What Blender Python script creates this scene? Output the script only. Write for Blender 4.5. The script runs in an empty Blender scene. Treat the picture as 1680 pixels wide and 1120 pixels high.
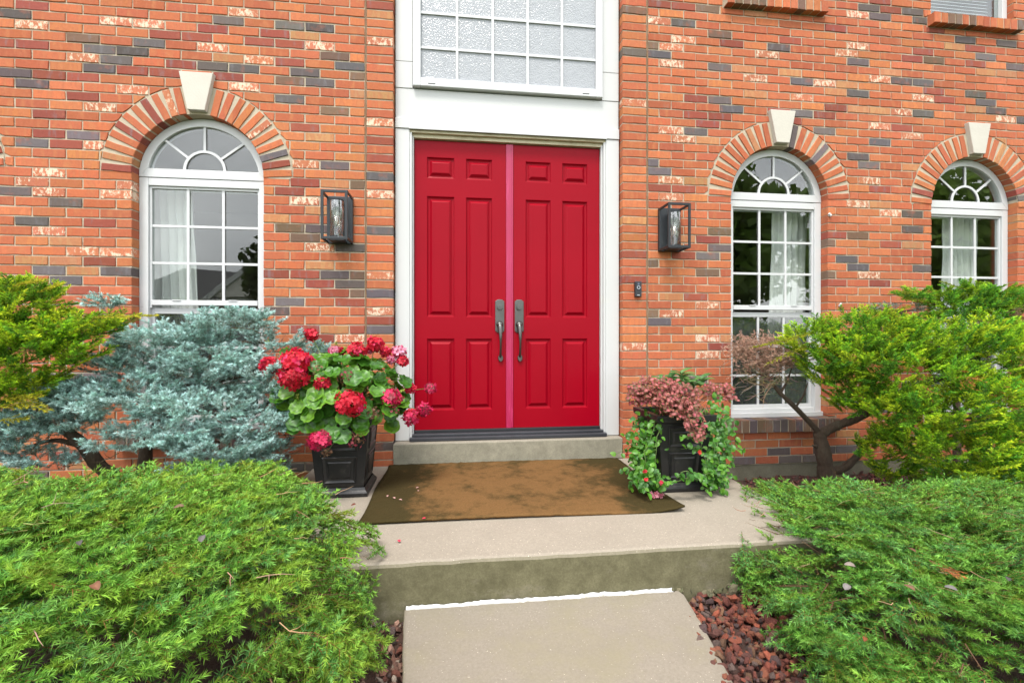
import bpy, math, random
import numpy as np
from mathutils import Vector, Matrix

random.seed(11)
RNG = np.random.default_rng(11)
sc = bpy.context.scene
R = math.radians

# ------------------------------------------------------------------ camera
CAM = Vector((0.0, -3.63, 1.006))
YAW = math.atan(745.0 / 6160.0)
FOC = 745.0                       # focal length in pixels of a 1680 wide frame
cam_data = bpy.data.cameras.new("camera")
cam = bpy.data.objects.new("camera", cam_data)
sc.collection.objects.link(cam)
cam.location = CAM
cam.rotation_euler = (R(90), 0, -YAW)
cam_data.sensor_width = 36.0
cam_data.lens = FOC / 1680.0 * 36.0
cam_data.shift_y = -8.0 / 1680.0
cam_data.clip_start = 0.05
cam_data.clip_end = 400.0
sc.camera = cam

# ------------------------------------------------------------------ sky, sun, exposure
SUN_EL, SUN_AZ = R(62), R(205)    # azimuth clockwise from +y: behind the camera, a little to its left
world = bpy.data.worlds.new("World")
sc.world = world
world.use_nodes = True
wt = world.node_tree
wt.nodes.clear()
wo = wt.nodes.new("ShaderNodeOutputWorld")
bg = wt.nodes.new("ShaderNodeBackground")
sky = wt.nodes.new("ShaderNodeTexSky")
sky.sky_type = 'NISHITA'
sky.sun_disc = False
sky.sun_elevation = SUN_EL
sky.sun_rotation = SUN_AZ
sky.dust_density = 3.0
tc = wt.nodes.new("ShaderNodeTexCoord")
mp = wt.nodes.new("ShaderNodeMapping")
mp.inputs['Scale'].default_value = (1.0, 1.0, 2.4)
nz = wt.nodes.new("ShaderNodeTexNoise")
nz.inputs['Scale'].default_value = 1.9
nz.inputs['Detail'].default_value = 7.0
nz.inputs['Roughness'].default_value = 0.55
cr = wt.nodes.new("ShaderNodeValToRGB")
cr.color_ramp.elements[0].position = 0.32
cr.color_ramp.elements[0].color = (5.2, 5.35, 5.6, 1)
cr.color_ramp.elements[1].position = 0.70
cr.color_ramp.elements[1].color = (11.5, 11.5, 11.4, 1)
mx = wt.nodes.new("ShaderNodeMix")
mx.data_type = 'RGBA'
mx.inputs[0].default_value = 0.86
wt.links.new(tc.outputs['Generated'], mp.inputs['Vector'])
wt.links.new(mp.outputs['Vector'], nz.inputs['Vector'])
wt.links.new(nz.outputs['Fac'], cr.inputs['Fac'])
wt.links.new(sky.outputs['Color'], mx.inputs[6])
wt.links.new(cr.outputs['Color'], mx.inputs[7])
wt.links.new(mx.outputs[2], bg.inputs['Color'])
wt.links.new(bg.outputs['Background'], wo.inputs['Surface'])
bg.inputs['Strength'].default_value = 0.13

sun_data = bpy.data.lights.new("sun", 'SUN')
sun_data.energy = 1.5
sun_data.angle = R(14)
sun_data.color = (1.0, 0.95, 0.88)
sun = bpy.data.objects.new("sun", sun_data)
sc.collection.objects.link(sun)
sd = Vector((math.sin(SUN_AZ) * math.cos(SUN_EL), math.cos(SUN_AZ) * math.cos(SUN_EL), math.sin(SUN_EL)))
sun.rotation_euler = sd.to_track_quat('Z', 'Y').to_euler()

sc.view_settings.view_transform = 'Standard'
sc.view_settings.look = 'None'
sc.view_settings.gamma = 1.0
sc.view_settings.use_curve_mapping = False
sc.view_settings.exposure = 1.52
sc.cycles.use_denoising = True
sc.cycles.transparent_max_bounces = 24
sc.cycles.max_bounces = 10

# ------------------------------------------------------------------ survey helpers (photo pixel + known plane -> metres)
_fw = Vector((math.sin(YAW), math.cos(YAW), 0)); _rt = Vector((math.cos(YAW), -math.sin(YAW), 0)); _up = Vector((0, 0, 1))
def survey(px, py, y):
    d = _fw + _rt * ((px - 840.0) / FOC) + _up * ((552.0 - py) / FOC)
    return CAM + d * ((y - CAM.y) / d.y)
def metres(px, y, x=840):
    """size in metres of px photo pixels on the plane y"""
    d = _fw + _rt * ((x - 840.0) / FOC)
    return px / FOC * ((y - CAM.y) / d.y)

# ------------------------------------------------------------------ object helpers
OFF = {}
def offset(o):
    return OFF.get(o.name, Vector((0, 0, 0))) if o is not None else Vector((0, 0, 0))

def tag(o, label=None, cat=None, group=None, kind=None):
    if label: o['label'] = label
    if cat: o['category'] = cat
    if group: o['group'] = group
    if kind: o['kind'] = kind
    return o

def thing(name, loc, label, cat, group=None):
    o = bpy.data.objects.new(name, None)
    sc.collection.objects.link(o)
    o.location = loc
    o.empty_display_size = 0.1
    OFF[o.name] = Vector(loc)
    return tag(o, label, cat, group)

def link_mesh(name, me, parent=None, kind=None):
    o = bpy.data.objects.new(name, me)
    sc.collection.objects.link(o)
    if parent is not None:
        o.parent = parent
        OFF[o.name] = offset(parent)
    if kind: o['kind'] = kind
    return o

class MB:
    """collects polygons (world metres) and builds one mesh object"""
    def __init__(s):
        s.v = []; s.f = []; s.c = []; s.m = []
        s.cur = (1, 1, 1, 0); s.mi = 0
    def add(s, verts, faces, c=None):
        n = len(s.v)
        s.v += [tuple(p) for p in verts]
        c = c or s.cur
        for f in faces:
            s.f.append(tuple(i + n for i in f)); s.c.append(c); s.m.append(s.mi)
    def box(s, x0, x1, y0, y1, z0, z1, c=None):
        s.add([(x0,y0,z0),(x1,y0,z0),(x1,y1,z0),(x0,y1,z0),(x0,y0,z1),(x1,y0,z1),(x1,y1,z1),(x0,y1,z1)],
              [(0,3,2,1),(4,5,6,7),(0,1,5,4),(1,2,6,5),(2,3,7,6),(3,0,4,7)], c)
    def prism(s, pts, y0, y1, c=None):
        """polygon in xz (ccw seen from -y) pushed from y0 (front) to y1"""
        n = len(pts)
        v = [(x, y0, z) for x, z in pts] + [(x, y1, z) for x, z in pts]
        f = [tuple(range(n)), tuple(range(2*n-1, n-1, -1))]
        f += [(i, i+n, (i+1)%n+n, (i+1)%n) for i in range(n)]
        s.add(v, f, c)
    def strip(s, inner, outer, y0, y1, c=None, closed=False):
        """band between two xz polylines of equal length, solid between y0 and y1"""
        n = len(inner)
        v = [(x,y0,z) for x,z in inner]+[(x,y0,z) for x,z in outer]+[(x,y1,z) for x,z in inner]+[(x,y1,z) for x,z in outer]
        f = []
        for i in range(n if closed else n-1):
            j = (i+1)%n
            f += [(i,j,n+j,n+i),(2*n+i,3*n+i,3*n+j,2*n+j),(i,2*n+i,2*n+j,j),(n+i,n+j,3*n+j,3*n+i)]
        if not closed:
            f += [(0,n,3*n,2*n),(n-1,3*n-1,4*n-1,2*n-1)]
        s.add(v, f, c)
    def tube(s, pts, rad, seg=7, c=None, cap=True):
        pts = [Vector(p) for p in pts]
        n0 = len(s.v); vs = []; fs = []
        up = Vector((0.13, 0.31, 0.94))
        for i, p in enumerate(pts):
            t = (pts[min(i+1,len(pts)-1)] - pts[max(i-1,0)]).normalized()
            a = t.cross(up)
            if a.length < 1e-3: a = t.cross(Vector((1,0,0)))
            a.normalize(); b = t.cross(a)
            r = rad[i] if hasattr(rad, '__len__') else rad
            for k in range(seg):
                an = 2*math.pi*k/seg
                vs.append(p + a*(r*math.cos(an)) + b*(r*math.sin(an)))
        for i in range(len(pts)-1):
            for k in range(seg):
                k2 = (k+1)%seg
                fs.append((i*seg+k, i*seg+k2, (i+1)*seg+k2, (i+1)*seg+k))
        if cap:
            fs.append(tuple(range(seg-1,-1,-1))); m=(len(pts)-1)*seg
            fs.append(tuple(range(m, m+seg)))
        s.add(vs, fs, c)
    def lathe(s, cx, cy, prof, seg=24, c=None):
        vs=[];fs=[]
        for r,z in prof:
            for k in range(seg):
                a=2*math.pi*k/seg; vs.append((cx+r*math.cos(a),cy+r*math.sin(a),z))
        for i in range(len(prof)-1):
            for k in range(seg):
                k2=(k+1)%seg; fs.append((i*seg+k,i*seg+k2,(i+1)*seg+k2,(i+1)*seg+k))
        s.add(vs,fs,c)
    def build(s, name, mats, parent=None, bevel=0, smooth=False, kind=None):
        off = offset(parent)
        me = bpy.data.meshes.new(name)
        me.from_pydata([(x-off.x, y-off.y, z-off.z) for x,y,z in s.v], [], s.f)
        if not isinstance(mats, (list, tuple)): mats = [mats]
        for m in mats: me.materials.append(m)
        if len(mats) > 1: me.polygons.foreach_set('material_index', s.m)
        at = me.attributes.new('Col', 'FLOAT_COLOR', 'CORNER')
        cols = np.repeat(np.array(s.c, dtype=np.float32), [len(f) for f in s.f], axis=0)
        at.data.foreach_set('color', cols.ravel())
        if smooth: me.polygons.foreach_set('use_smooth', [True]*len(me.polygons))
        me.update()
        o = link_mesh(name, me, parent, kind)
        if bevel:
            b = o.modifiers.new('bevel', 'BEVEL'); b.width = bevel; b.segments = 2; b.limit_method = 'ANGLE'; b.angle_limit = R(40)
        return o

def fast_mesh(name, verts, faces, cols, mat, parent=None, kind=None):
    """verts (N,3), faces (M,k) equal sized polygons, cols (N,4) per vertex"""
    off = offset(parent)
    verts = np.asarray(verts, dtype=np.float32) - np.array(off, dtype=np.float32)
    faces = np.asarray(faces, dtype=np.int32)
    me = bpy.data.meshes.new(name)
    k = faces.shape[1]
    me.vertices.add(len(verts)); me.vertices.foreach_set('co', verts.ravel())
    me.loops.add(faces.size); me.loops.foreach_set('vertex_index', faces.ravel())
    me.polygons.add(len(faces))
    me.polygons.foreach_set('loop_start', np.arange(0, faces.size, k, dtype=np.int32))
    me.polygons.foreach_set('loop_total', np.full(len(faces), k, dtype=np.int32))
    at = me.attributes.new('Col', 'FLOAT_COLOR', 'POINT')
    at.data.foreach_set('color', np.asarray(cols, dtype=np.float32).ravel())
    me.materials.append(mat)
    me.update(calc_edges=True); me.validate()
    return link_mesh(name, me, parent, kind)

# ------------------------------------------------------------------ materials
def nodes(m):
    m.use_nodes = True
    t = m.node_tree
    b = t.nodes.get('Principled BSDF')
    return t, b
def N(t, kind, **kw):
    n = t.nodes.new(kind)
    for k, v in kw.items():
        if k in n.inputs: n.inputs[k].default_value = v
        else: setattr(n, k, v)
    return n
def noise(t, scale, detail=4, rough=0.55, vec=None, stretch=None):
    n = N(t, 'ShaderNodeTexNoise')
    n.inputs['Scale'].default_value = scale; n.inputs['Detail'].default_value = detail; n.inputs['Roughness'].default_value = rough
    if vec is None:
        g = N(t, 'ShaderNodeNewGeometry'); vec = g.outputs['Position']
    if stretch:
        mpn = N(t, 'ShaderNodeMapping'); mpn.inputs['Scale'].default_value = stretch
        t.links.new(vec, mpn.inputs['Vector']); vec = mpn.outputs['Vector']
    t.links.new(vec, n.inputs['Vector'])
    return n.outputs['Fac']
def ramp(t, fac, a, b, ca=(0,0,0,1), cb=(1,1,1,1)):
    r = N(t, 'ShaderNodeValToRGB')
    r.color_ramp.elements[0].position = a; r.color_ramp.elements[0].color = ca
    r.color_ramp.elements[1].position = b; r.color_ramp.elements[1].color = cb
    t.links.new(fac, r.inputs['Fac'])
    return r.outputs['Color']
def mixc(t, fac, a, b, mode='MIX'):
    m = N(t, 'ShaderNodeMix'); m.data_type = 'RGBA'; m.blend_type = mode
    for sock, val in ((0, fac), (6, a), (7, b)):
        if hasattr(val, 'links'): t.links.new(val, m.inputs[sock])
        elif sock == 0: m.inputs[0].default_value = val
        else: m.inputs[sock].default_value = (*val[:3], 1)
    return m.outputs[2]
def mathn(t, op, a, b=0.0):
    m = N(t, 'ShaderNodeMath'); m.operation = op
    for i, v in enumerate((a, b)):
        if hasattr(v, 'links'): t.links.new(v, m.inputs[i])
        else: m.inputs[i].default_value = v
    return m.outputs[0]
def bump(t, b, h, strength=0.3, dist=0.01):
    n = N(t, 'ShaderNodeBump'); n.inputs['Strength'].default_value = strength; n.inputs['Distance'].default_value = dist
    t.links.new(h, n.inputs['Height']); t.links.new(n.outputs['Normal'], b.inputs['Normal'])
def simple(name, col, rough=0.5, var=0.12, scale=6, metal=0.0, spec=0.5, bmp=0.0, bscale=60, dirt=None, coat=0.0):
    m = bpy.data.materials.new(name); t, b = nodes(m)
    dark = tuple(c*(1-var) for c in col[:3]); light = tuple(min(1, c*(1+var)) for c in col[:3])
    c = mixc(t, noise(t, scale, 6), dark, light)
    if dirt:
        dcol, lo, hi, dsc, stretch = dirt
        c = mixc(t, ramp(t, noise(t, dsc, 7, 0.62, stretch=stretch), lo, hi), c, dcol)
    t.links.new(c, b.inputs['Base Color'])
    b.inputs['Roughness'].default_value = rough; b.inputs['Metallic'].default_value = metal
    b.inputs['Specular IOR Level'].default_value = spec
    b.inputs['Coat Weight'].default_value = coat
    if bmp: bump(t, b, noise(t, bscale, 6), bmp, 0.004)
    return m

def brick_material():
    m = bpy.data.materials.new('brick'); t, b = nodes(m)
    a = N(t, 'ShaderNodeAttribute'); a.attribute_name = 'Col'
    col, alpha = a.outputs['Color'], a.outputs['Alpha']
    band = noise(t, 1.0, 3, 0.5, stretch=(26, 8, 7))
    fine = noise(t, 55, 6, 0.65)
    big = noise(t, 9, 5, 0.6)
    # tone moves in upright bands along each brick, as extruded faces do
    c = mixc(t, mathn(t, 'MULTIPLY', ramp(t, band, 0.50, 0.72), 0.60), col, (0.46, 0.20, 0.075))
    c = mixc(t, mathn(t, 'MULTIPLY', ramp(t, band, 0.48, 0.28), 0.30), c, (0.33, 0.09, 0.052))
    dk = N(t, 'ShaderNodeSeparateColor'); t.links.new(col, dk.inputs[0])
    isdark = ramp(t, dk.outputs[0], 0.27, 0.32, (1,1,1,1), (0,0,0,1))
    cd = mixc(t, mathn(t, 'MULTIPLY', ramp(t, big, 0.56, 0.70), 0.55), col, (0.30, 0.10, 0.06))
    cd = mixc(t, mathn(t, 'MULTIPLY', ramp(t, band, 0.55, 0.72), 0.45), cd, (0.17, 0.165, 0.18))
    c = mixc(t, isdark, c, cd)
    c = mixc(t, 0.55, c, mixc(t, fine, (0.55,0.55,0.55), (1.35,1.35,1.35)), 'MULTIPLY')
    # kiln pits and scars
    pit = ramp(t, noise(t, 42, 2, 0.5), 0.735, 0.77)
    c = mixc(t, mathn(t, 'MULTIPLY', pit, 0.75), c, (0.13, 0.035, 0.018))
    # lime splash, only as strong as the brick's own share of it
    sp = noise(t, 1.0, 9, 0.75, stretch=(48, 30, 24))
    patchy = noise(t, 13, 3, 0.6)
    th = mathn(t, 'SUBTRACT', 0.90, mathn(t, 'ADD', mathn(t, 'MULTIPLY', alpha, 0.20), mathn(t, 'MULTIPLY', patchy, 0.44)))
    wmask = mathn(t, 'MULTIPLY', ramp(t, mathn(t, 'SUBTRACT', sp, th), 0.0, 0.06), mathn(t, 'MINIMUM', mathn(t, 'MULTIPLY', alpha, 1.2), 0.9))
    c = mixc(t, wmask, c, (0.62, 0.50, 0.38))
    t.links.new(c, b.inputs['Base Color'])
    b.inputs['Roughness'].default_value = 0.88
    b.inputs['Specular IOR Level'].default_value = 0.25
    bump(t, b, mixc(t, 0.5, fine, noise(t, 22, 4, 0.6)), 0.55, 0.004)
    return m

def leaf_material(name, trans=0.3, rough=0.55, gloss=0.06, vary=0.25, nscale=9):
    m = bpy.data.materials.new(name); m.use_nodes = True; t = m.node_tree; t.nodes.clear()
    out = N(t, 'ShaderNodeOutputMaterial')
    a = N(t, 'ShaderNodeAttribute'); a.attribute_name = 'Col'
    oi = N(t, 'ShaderNodeObjectInfo')
    k = mathn(t, 'ADD', mathn(t, 'MULTIPLY', noise(t, nscale, 4), 2*vary), 1-vary)
    k = mathn(t, 'MULTIPLY', k, mathn(t, 'ADD', mathn(t, 'MULTIPLY', oi.outputs['Random'], 0.3), 0.85))
    kk = N(t, 'ShaderNodeCombineColor')
    for i in range(3): t.links.new(k, kk.inputs[i])
    c = mixc(t, 1.0, a.outputs['Color'], kk.outputs[0], 'MULTIPLY')
    d = N(t, 'ShaderNodeBsdfDiffuse'); tr = N(t, 'ShaderNodeBsdfTranslucent'); g = N(t, 'ShaderNodeBsdfGlossy')
    g.inputs['Roughness'].default_value = rough; g.inputs['Color'].default_value = (0.8, 0.85, 0.85, 1)
    t.links.new(c, d.inputs['Color']); t.links.new(c, tr.inputs['Color'])
    m1 = N(t, 'ShaderNodeMixShader'); m1.inputs[0].default_value = trans
    t.links.new(d.outputs[0], m1.inputs[1]); t.links.new(tr.outputs[0], m1.inputs[2])
    m2 = N(t, 'ShaderNodeMixShader'); m2.inputs[0].default_value = gloss
    t.links.new(m1.outputs[0], m2.inputs[1]); t.links.new(g.outputs[0], m2.inputs[2])
    t.links.new(m2.outputs[0], out.inputs['Surface'])
    return m

def glass_material(name, base=0.05, edge=0.75, tint=(0.93,0.96,0.95), wavy=0.02):
    m = bpy.data.materials.new(name); m.use_nodes = True; t = m.node_tree; t.nodes.clear()
    out = N(t, 'ShaderNodeOutputMaterial')
    lw = N(t, 'ShaderNodeLayerWeight'); lw.inputs['Blend'].default_value = 0.5
    f = mathn(t, 'ADD', mathn(t, 'MULTIPLY', mathn(t, 'POWER', lw.outputs['Facing'], 4.0), edge), base)
    tr = N(t, 'ShaderNodeBsdfTransparent'); tr.inputs['Color'].default_value = (*tint, 1)
    g = N(t, 'ShaderNodeBsdfGlossy'); g.inputs['Roughness'].default_value = 0.0
    nb = N(t, 'ShaderNodeBump'); nb.inputs['Strength'].default_value = wavy; nb.inputs['Distance'].default_value = 0.05
    t.links.new(noise(t, 2.2, 1), nb.inputs['Height']); t.links.new(nb.outputs['Normal'], g.inputs['Normal'])
    mxs = N(t, 'ShaderNodeMixShader')
    t.links.new(f, mxs.inputs[0]); t.links.new(tr.outputs[0], mxs.inputs[1]); t.links.new(g.outputs[0], mxs.inputs[2])
    t.links.new(mxs.outputs[0], out.inputs['Surface'])
    return m

def screen_material():
    """insect screen: fine dark mesh that lets about half the light through"""
    m = bpy.data.materials.new('insect_screen'); m.use_nodes = True; t = m.node_tree; t.nodes.clear()
    out = N(t, 'ShaderNodeOutputMaterial')
    tr = N(t, 'ShaderNodeBsdfTransparent'); d = N(t, 'ShaderNodeBsdfDiffuse'); d.inputs['Color'].default_value = (0.09,0.09,0.095,1)
    mxs = N(t, 'ShaderNodeMixShader')
    t.links.new(mathn(t, 'ADD', mathn(t, 'MULTIPLY', noise(t, 3, 2), 0.08), 0.46), mxs.inputs[0])
    t.links.new(tr.outputs[0], mxs.inputs[1]); t.links.new(d.outputs[0], mxs.inputs[2])
    t.links.new(mxs.outputs[0], out.inputs['Surface'])
    return m

M = {}
M['brick'] = brick_material()
M['mortar'] = simple('mortar', (0.40, 0.345, 0.265), 0.95, 0.22, 14, spec=0.1, bmp=0.6, bscale=120)
M['caulk'] = simple('brown_caulk', (0.17, 0.10, 0.055), 0.8, 0.25, 20, spec=0.2)
M['stone'] = simple('limestone', (0.47, 0.445, 0.395), 0.85, 0.09, 8, spec=0.2, bmp=0.35, bscale=90)
M['white'] = simple('white_paint', (0.47, 0.48, 0.48), 0.38, 0.03, 3, dirt=((0.52,0.52,0.47), 0.60, 0.90, 2.2, (1,1,3)))
M['vinyl'] = simple('white_vinyl', (0.50, 0.51, 0.52), 0.30, 0.02, 4, dirt=((0.50,0.54,0.44), 0.62, 0.95, 3.0, None))
M['soffit'] = simple('weathered_paint', (0.48, 0.43, 0.30), 0.6, 0.15, 7, dirt=((0.28,0.23,0.14), 0.5, 0.8, 9.0, (1,6,1)))
M['red'] = simple('red_gloss_paint', (0.245, 0.0010, 0.009), 0.33, 0.12, 1.6, spec=0.10, bmp=0.05, bscale=35)
M['rose'] = simple('faded_rose_paint', (0.33, 0.006, 0.06), 0.36, 0.12, 5, dirt=((0.46,0.03,0.12), 0.55, 0.75, 7.0, (6,1,0.6)))
M['gasket'] = simple('black_rubber', (0.012, 0.013, 0.016), 0.5, 0.2, 8)
M['alum'] = simple('dark_threshold', (0.045, 0.047, 0.055), 0.42, 0.3, 9, metal=0.3)
M['pewter'] = simple('brushed_pewter', (0.10, 0.10, 0.095), 0.36, 0.18, 12, metal=0.85)
M['lampblack'] = simple('matte_black_metal', (0.018, 0.022, 0.026), 0.42, 0.2, 10, metal=0.2)
M['planter'] = simple('black_plastic', (0.010, 0.010, 0.011), 0.38, 0.3, 8, bmp=0.1, bscale=40, dirt=((0.05,0.047,0.04), 0.55, 0.8, 14.0, None))
M['bulb'] = glass_material('bulb_glass', 0.24, 0.6, (0.95, 0.93, 0.88), 0.0)
M['cyl'] = glass_material('cylinder_glass', 0.17, 0.8, (0.90, 0.92, 0.92), 0.0)
M['filament'] = simple('warm_filament', (0.75, 0.50, 0.28), 0.5, 0.1, 30)
M['glass'] = glass_material('window_glass', 0.085, 0.72)
M['screen'] = screen_material()
M['curtain'] = simple('white_curtain', (0.66, 0.66, 0.64), 0.9, 0.05, 3, spec=0.1)
M['room'] = simple('room_paint', (0.34, 0.30, 0.22), 0.9, 0.08, 2, spec=0.1)
M['roomfloor'] = simple('room_floor', (0.10, 0.065, 0.04), 0.7, 0.2, 5)
M['doorbell'] = simple('doorbell_black', (0.012, 0.014, 0.02), 0.28, 0.2, 10)
M['bluegrey'] = simple('lens_bluegrey', (0.10, 0.13, 0.19), 0.2, 0.2, 30)
M['blind'] = simple('white_blind', (0.72, 0.73, 0.74), 0.6, 0.04, 6)
# ================================================================== GROUND AND CONCRETE
GZ = -0.27
def ground_material():
    m = bpy.data.materials.new('lawn_ground'); t, b = nodes(m)
    c = mixc(t, noise(t, 3, 8, 0.7), (0.03, 0.06, 0.015), (0.09, 0.14, 0.035))
    t.links.new(c, b.inputs['Base Color']); b.inputs['Roughness'].default_value = 0.95
    bump(t, b, noise(t, 40, 5), 0.8, 0.03)
    return m
def soil_material():
    m = bpy.data.materials.new('mulch_soil'); t, b = nodes(m)
    c = mixc(t, noise(t, 38, 8, 0.75), (0.018, 0.011, 0.008), (0.12, 0.055, 0.035))
    c = mixc(t, ramp(t, noise(t, 7, 4), 0.45, 0.7), c, (0.05, 0.022, 0.016))
    t.links.new(c, b.inputs['Base Color']); b.inputs['Roughness'].default_value = 0.95
    bump(t, b, noise(t, 70, 8, 0.7), 1.0, 0.02)
    return m
def concrete_material(name, base, algae, amount, rust=0.0):
    """broom-finished concrete; algae grows by the surface's own damp patches and on upright faces"""
    m = bpy.data.materials.new(name); t, b = nodes(m)
    fine = noise(t, 95, 8, 0.75)
    c = mixc(t, fine, tuple(x*0.45 for x in base), tuple(min(1, x*1.52) for x in base))
    c = mixc(t, mathn(t, 'MULTIPLY', ramp(t, noise(t, 4.5, 7, 0.65), 0.42, 0.72), 0.4), c, tuple(x*0.72 for x in base))
    speck = ramp(t, noise(t, 210, 2, 0.5), 0.70, 0.78)
    c = mixc(t, mathn(t, 'MULTIPLY', speck, 0.45), c, (0.62, 0.57, 0.50))
    pit = ramp(t, noise(t, 150, 2, 0.5), 0.28, 0.22)
    c = mixc(t, mathn(t, 'MULTIPLY', pit, 0.7), c, (0.07, 0.06, 0.045))
    g = N(t, 'ShaderNodeNewGeometry'); sx = N(t, 'ShaderNodeSeparateXYZ'); t.links.new(g.outputs['Normal'], sx.inputs[0])
    upright = ramp(t, sx.outputs['Z'], 0.25, 0.75, (1,1,1,1), (0,0,0,1))
    am = mathn(t, 'ADD', mathn(t, 'MULTIPLY', upright, amount), 0.0)
    patch = noise(t, 2.6, 8, 0.7, stretch=(1, 1, 1.6))
    al = mathn(t, 'MULTIPLY', am, ramp(t, patch, 0.22, 0.46))
    al2 = mixc(t, ramp(t, noise(t, 11, 8, 0.75), 0.35, 0.68), algae, tuple(min(1, x*1.9+0.03) for x in algae))
    al2 = mixc(t, mathn(t, 'MULTIPLY', fine, 0.9), tuple(x*0.45 for x in algae), al2)
    c = mixc(t, al, c, al2)
    if rust:
        c = mixc(t, mathn(t, 'MULTIPLY', ramp(t, noise(t, 2.2, 8, 0.72), 0.47, 0.66), rust), c, algae)
    t.links.new(c, b.inputs['Base Color']); b.inputs['Roughness'].default_value = 0.9
    b.inputs['Specular IOR Level'].default_value = 0.25
    bump(t, b, mixc(t, 0.5, fine, noise(t, 30, 6, 0.7)), 0.5, 0.004)
    return m
M['lawn'] = ground_material(); M['soil'] = soil_material()
M['porch'] = concrete_material('porch_concrete', (0.66, 0.585, 0.48), (0.125, 0.116, 0.060), 0.95)
M['step'] = concrete_material('step_concrete', (0.56, 0.51, 0.42), (0.26, 0.25, 0.185), 0.75)
M['walk'] = concrete_material('walk_concrete', (0.50, 0.44, 0.36), (0.20, 0.18, 0.105), 0.8, 0.45)
M['found'] = concrete_material('foundation_concrete', (0.30, 0.28, 0.23), (0.16, 0.15, 0.10), 0.6)

g = MB(); g.box(-120, 120, -150, 60, GZ-0.5, GZ-0.03)
tag(g.build('ground', M['lawn']), 'green lawn in front of the house', kind='structure')
# planting bed: gently uneven sheet
def bed():
    nx, ny = 90, 48
    xs = np.linspace(-6.2, 7.6, nx); ys = np.linspace(-3.9, 0.05, ny)
    X, Y = np.meshgrid(xs, ys)
    Z = GZ + 0.018*np.sin(X*7.1+1.3*np.sin(Y*5))*np.cos(Y*6.3) + RNG.normal(0, 0.004, X.shape)
    Z += np.clip((Y+0.7)/0.7, 0, 1)*0.055
    v = np.stack([X, Y, Z], -1).reshape(-1, 3)
    i = np.arange(nx*ny).reshape(ny, nx)
    f = np.stack([i[:-1,:-1], i[:-1,1:], i[1:,1:], i[1:,:-1]], -1).reshape(-1, 4)
    o = fast_mesh('planting_bed', v, f, np.ones((len(v), 4)), M['soil'])
    tag(o, 'brown mulch bed along the house', kind='structure')
bed()

def rough_slab(name, mat, top, bottom_z, label, edge=0.012, sub=0.07):
    """concrete slab: top polygon (x,y,z) ccw seen from above, edges chipped and rounded"""
    pts = []
    n = len(top)
    for i in range(n):
        a, b = Vector(top[i]), Vector(top[(i+1)%n])
        k = max(1, int((b-a).length/sub))
        for j in range(k):
            pts.append(a.lerp(b, j/k))
    c = sum(pts, Vector())/len(pts)
    m = MB(); n = len(pts); rings = []
    jit = [random.uniform(-1, 1) for _ in range(n)]
    for dz, inset in ((None, 0.003), (-edge*1.1, -0.001), (-edge*0.35, edge*0.35), (0.0, edge*1.2)):
        ring = []
        for i, p in enumerate(pts):
            nx_, pv = pts[(i+1)%n], pts[i-1]
            t_ = (nx_-pv); t_.z = 0; t_.normalize()
            inn = Vector((-t_.y, t_.x, 0))
            q = p + inn*(inset + jit[i]*0.0022)
            q.z = bottom_z if dz is None else p.z + dz + jit[i]*0.0012*(dz != 0)
            ring.append(q)
        rings.append(ring)
    vs = [q for r in rings for q in r]; fs = []
    for r in range(3):
        for i in range(n):
            j = (i+1)%n
            fs.append((r*n+i, r*n+j, (r+1)*n+j, (r+1)*n+i))
    vs.append(c); ci = len(vs)-1
    for i in range(n):
        fs.append((3*n+i, 3*n+(i+1)%n, ci))
    m.add(vs, fs)
    return tag(m.build(name, mat), label, kind='structure')

rough_slab('porch', M['porch'], [(-1.10,-1.555,-0.004),(1.965,-1.562,-0.004),(1.93,0.0,0.002),(-1.10,0.0,0.002)], GZ-0.03,
           'weathered concrete porch slab with green stained front edge', edge=0.016)
rough_slab('doorstep', M['step'], [(-0.492,-0.012,0.173),(1.358,-0.012,0.173),(1.358,0.16,0.176),(-0.492,0.16,0.176)], 0.004,
           'concrete step below the red door', edge=0.010)
# cracked underside of the porch at its right end: chips of broken concrete
WB = -0.205
rough_slab('walkway', M['walk'], [(-0.10,-3.35,WB-0.075),(0.74,-3.35,WB-0.075),(0.985,-2.12,WB-0.028),(1.04,-1.80,WB-0.012),(1.065,-1.60,WB-0.003),(1.050,-1.566,WB),(-0.235,-1.566,WB),(-0.185,-2.05,WB-0.02)], GZ-0.09,
           'concrete path meeting the porch', edge=0.009, sub=0.05)
# white sealant along the joint, an uneven ribbon that has lifted here and there
cm = MB(); k = 90; ring = []
for i in range(k+1):
    u = i/k; x = -0.225 + u*1.245
    z = WB + 0.004 + 0.0035*math.sin(u*23+1)*math.sin(u*7) + random.uniform(-0.003, 0.003)
    ring.append((x, z, 0.003+0.006*abs(math.sin(u*17+0.6))*u+random.uniform(0,0.003)))
vs = []; fs = []
for x, z, w in ring:
    vs += [(x,-1.564,z+0.006),(x,-1.570-w*0.4,z+0.005),(x,-1.572-w,z-0.001),(x,-1.570-w*0.6,z-0.012)]
for i in range(k):
    for j in range(3):
        fs.append((i*4+j, i*4+j+1, i*4+j+5, i*4+j+4))
cm.add(vs, fs)
tag(cm.build('sealant_joint', simple('white_sealant', (0.60,0.61,0.61), 0.5, 0.06, 20, dirt=((0.38,0.35,0.28),0.52,0.66,26.0,None)), smooth=True),
    'white sealant strip between the path and the porch', kind='structure')

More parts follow.
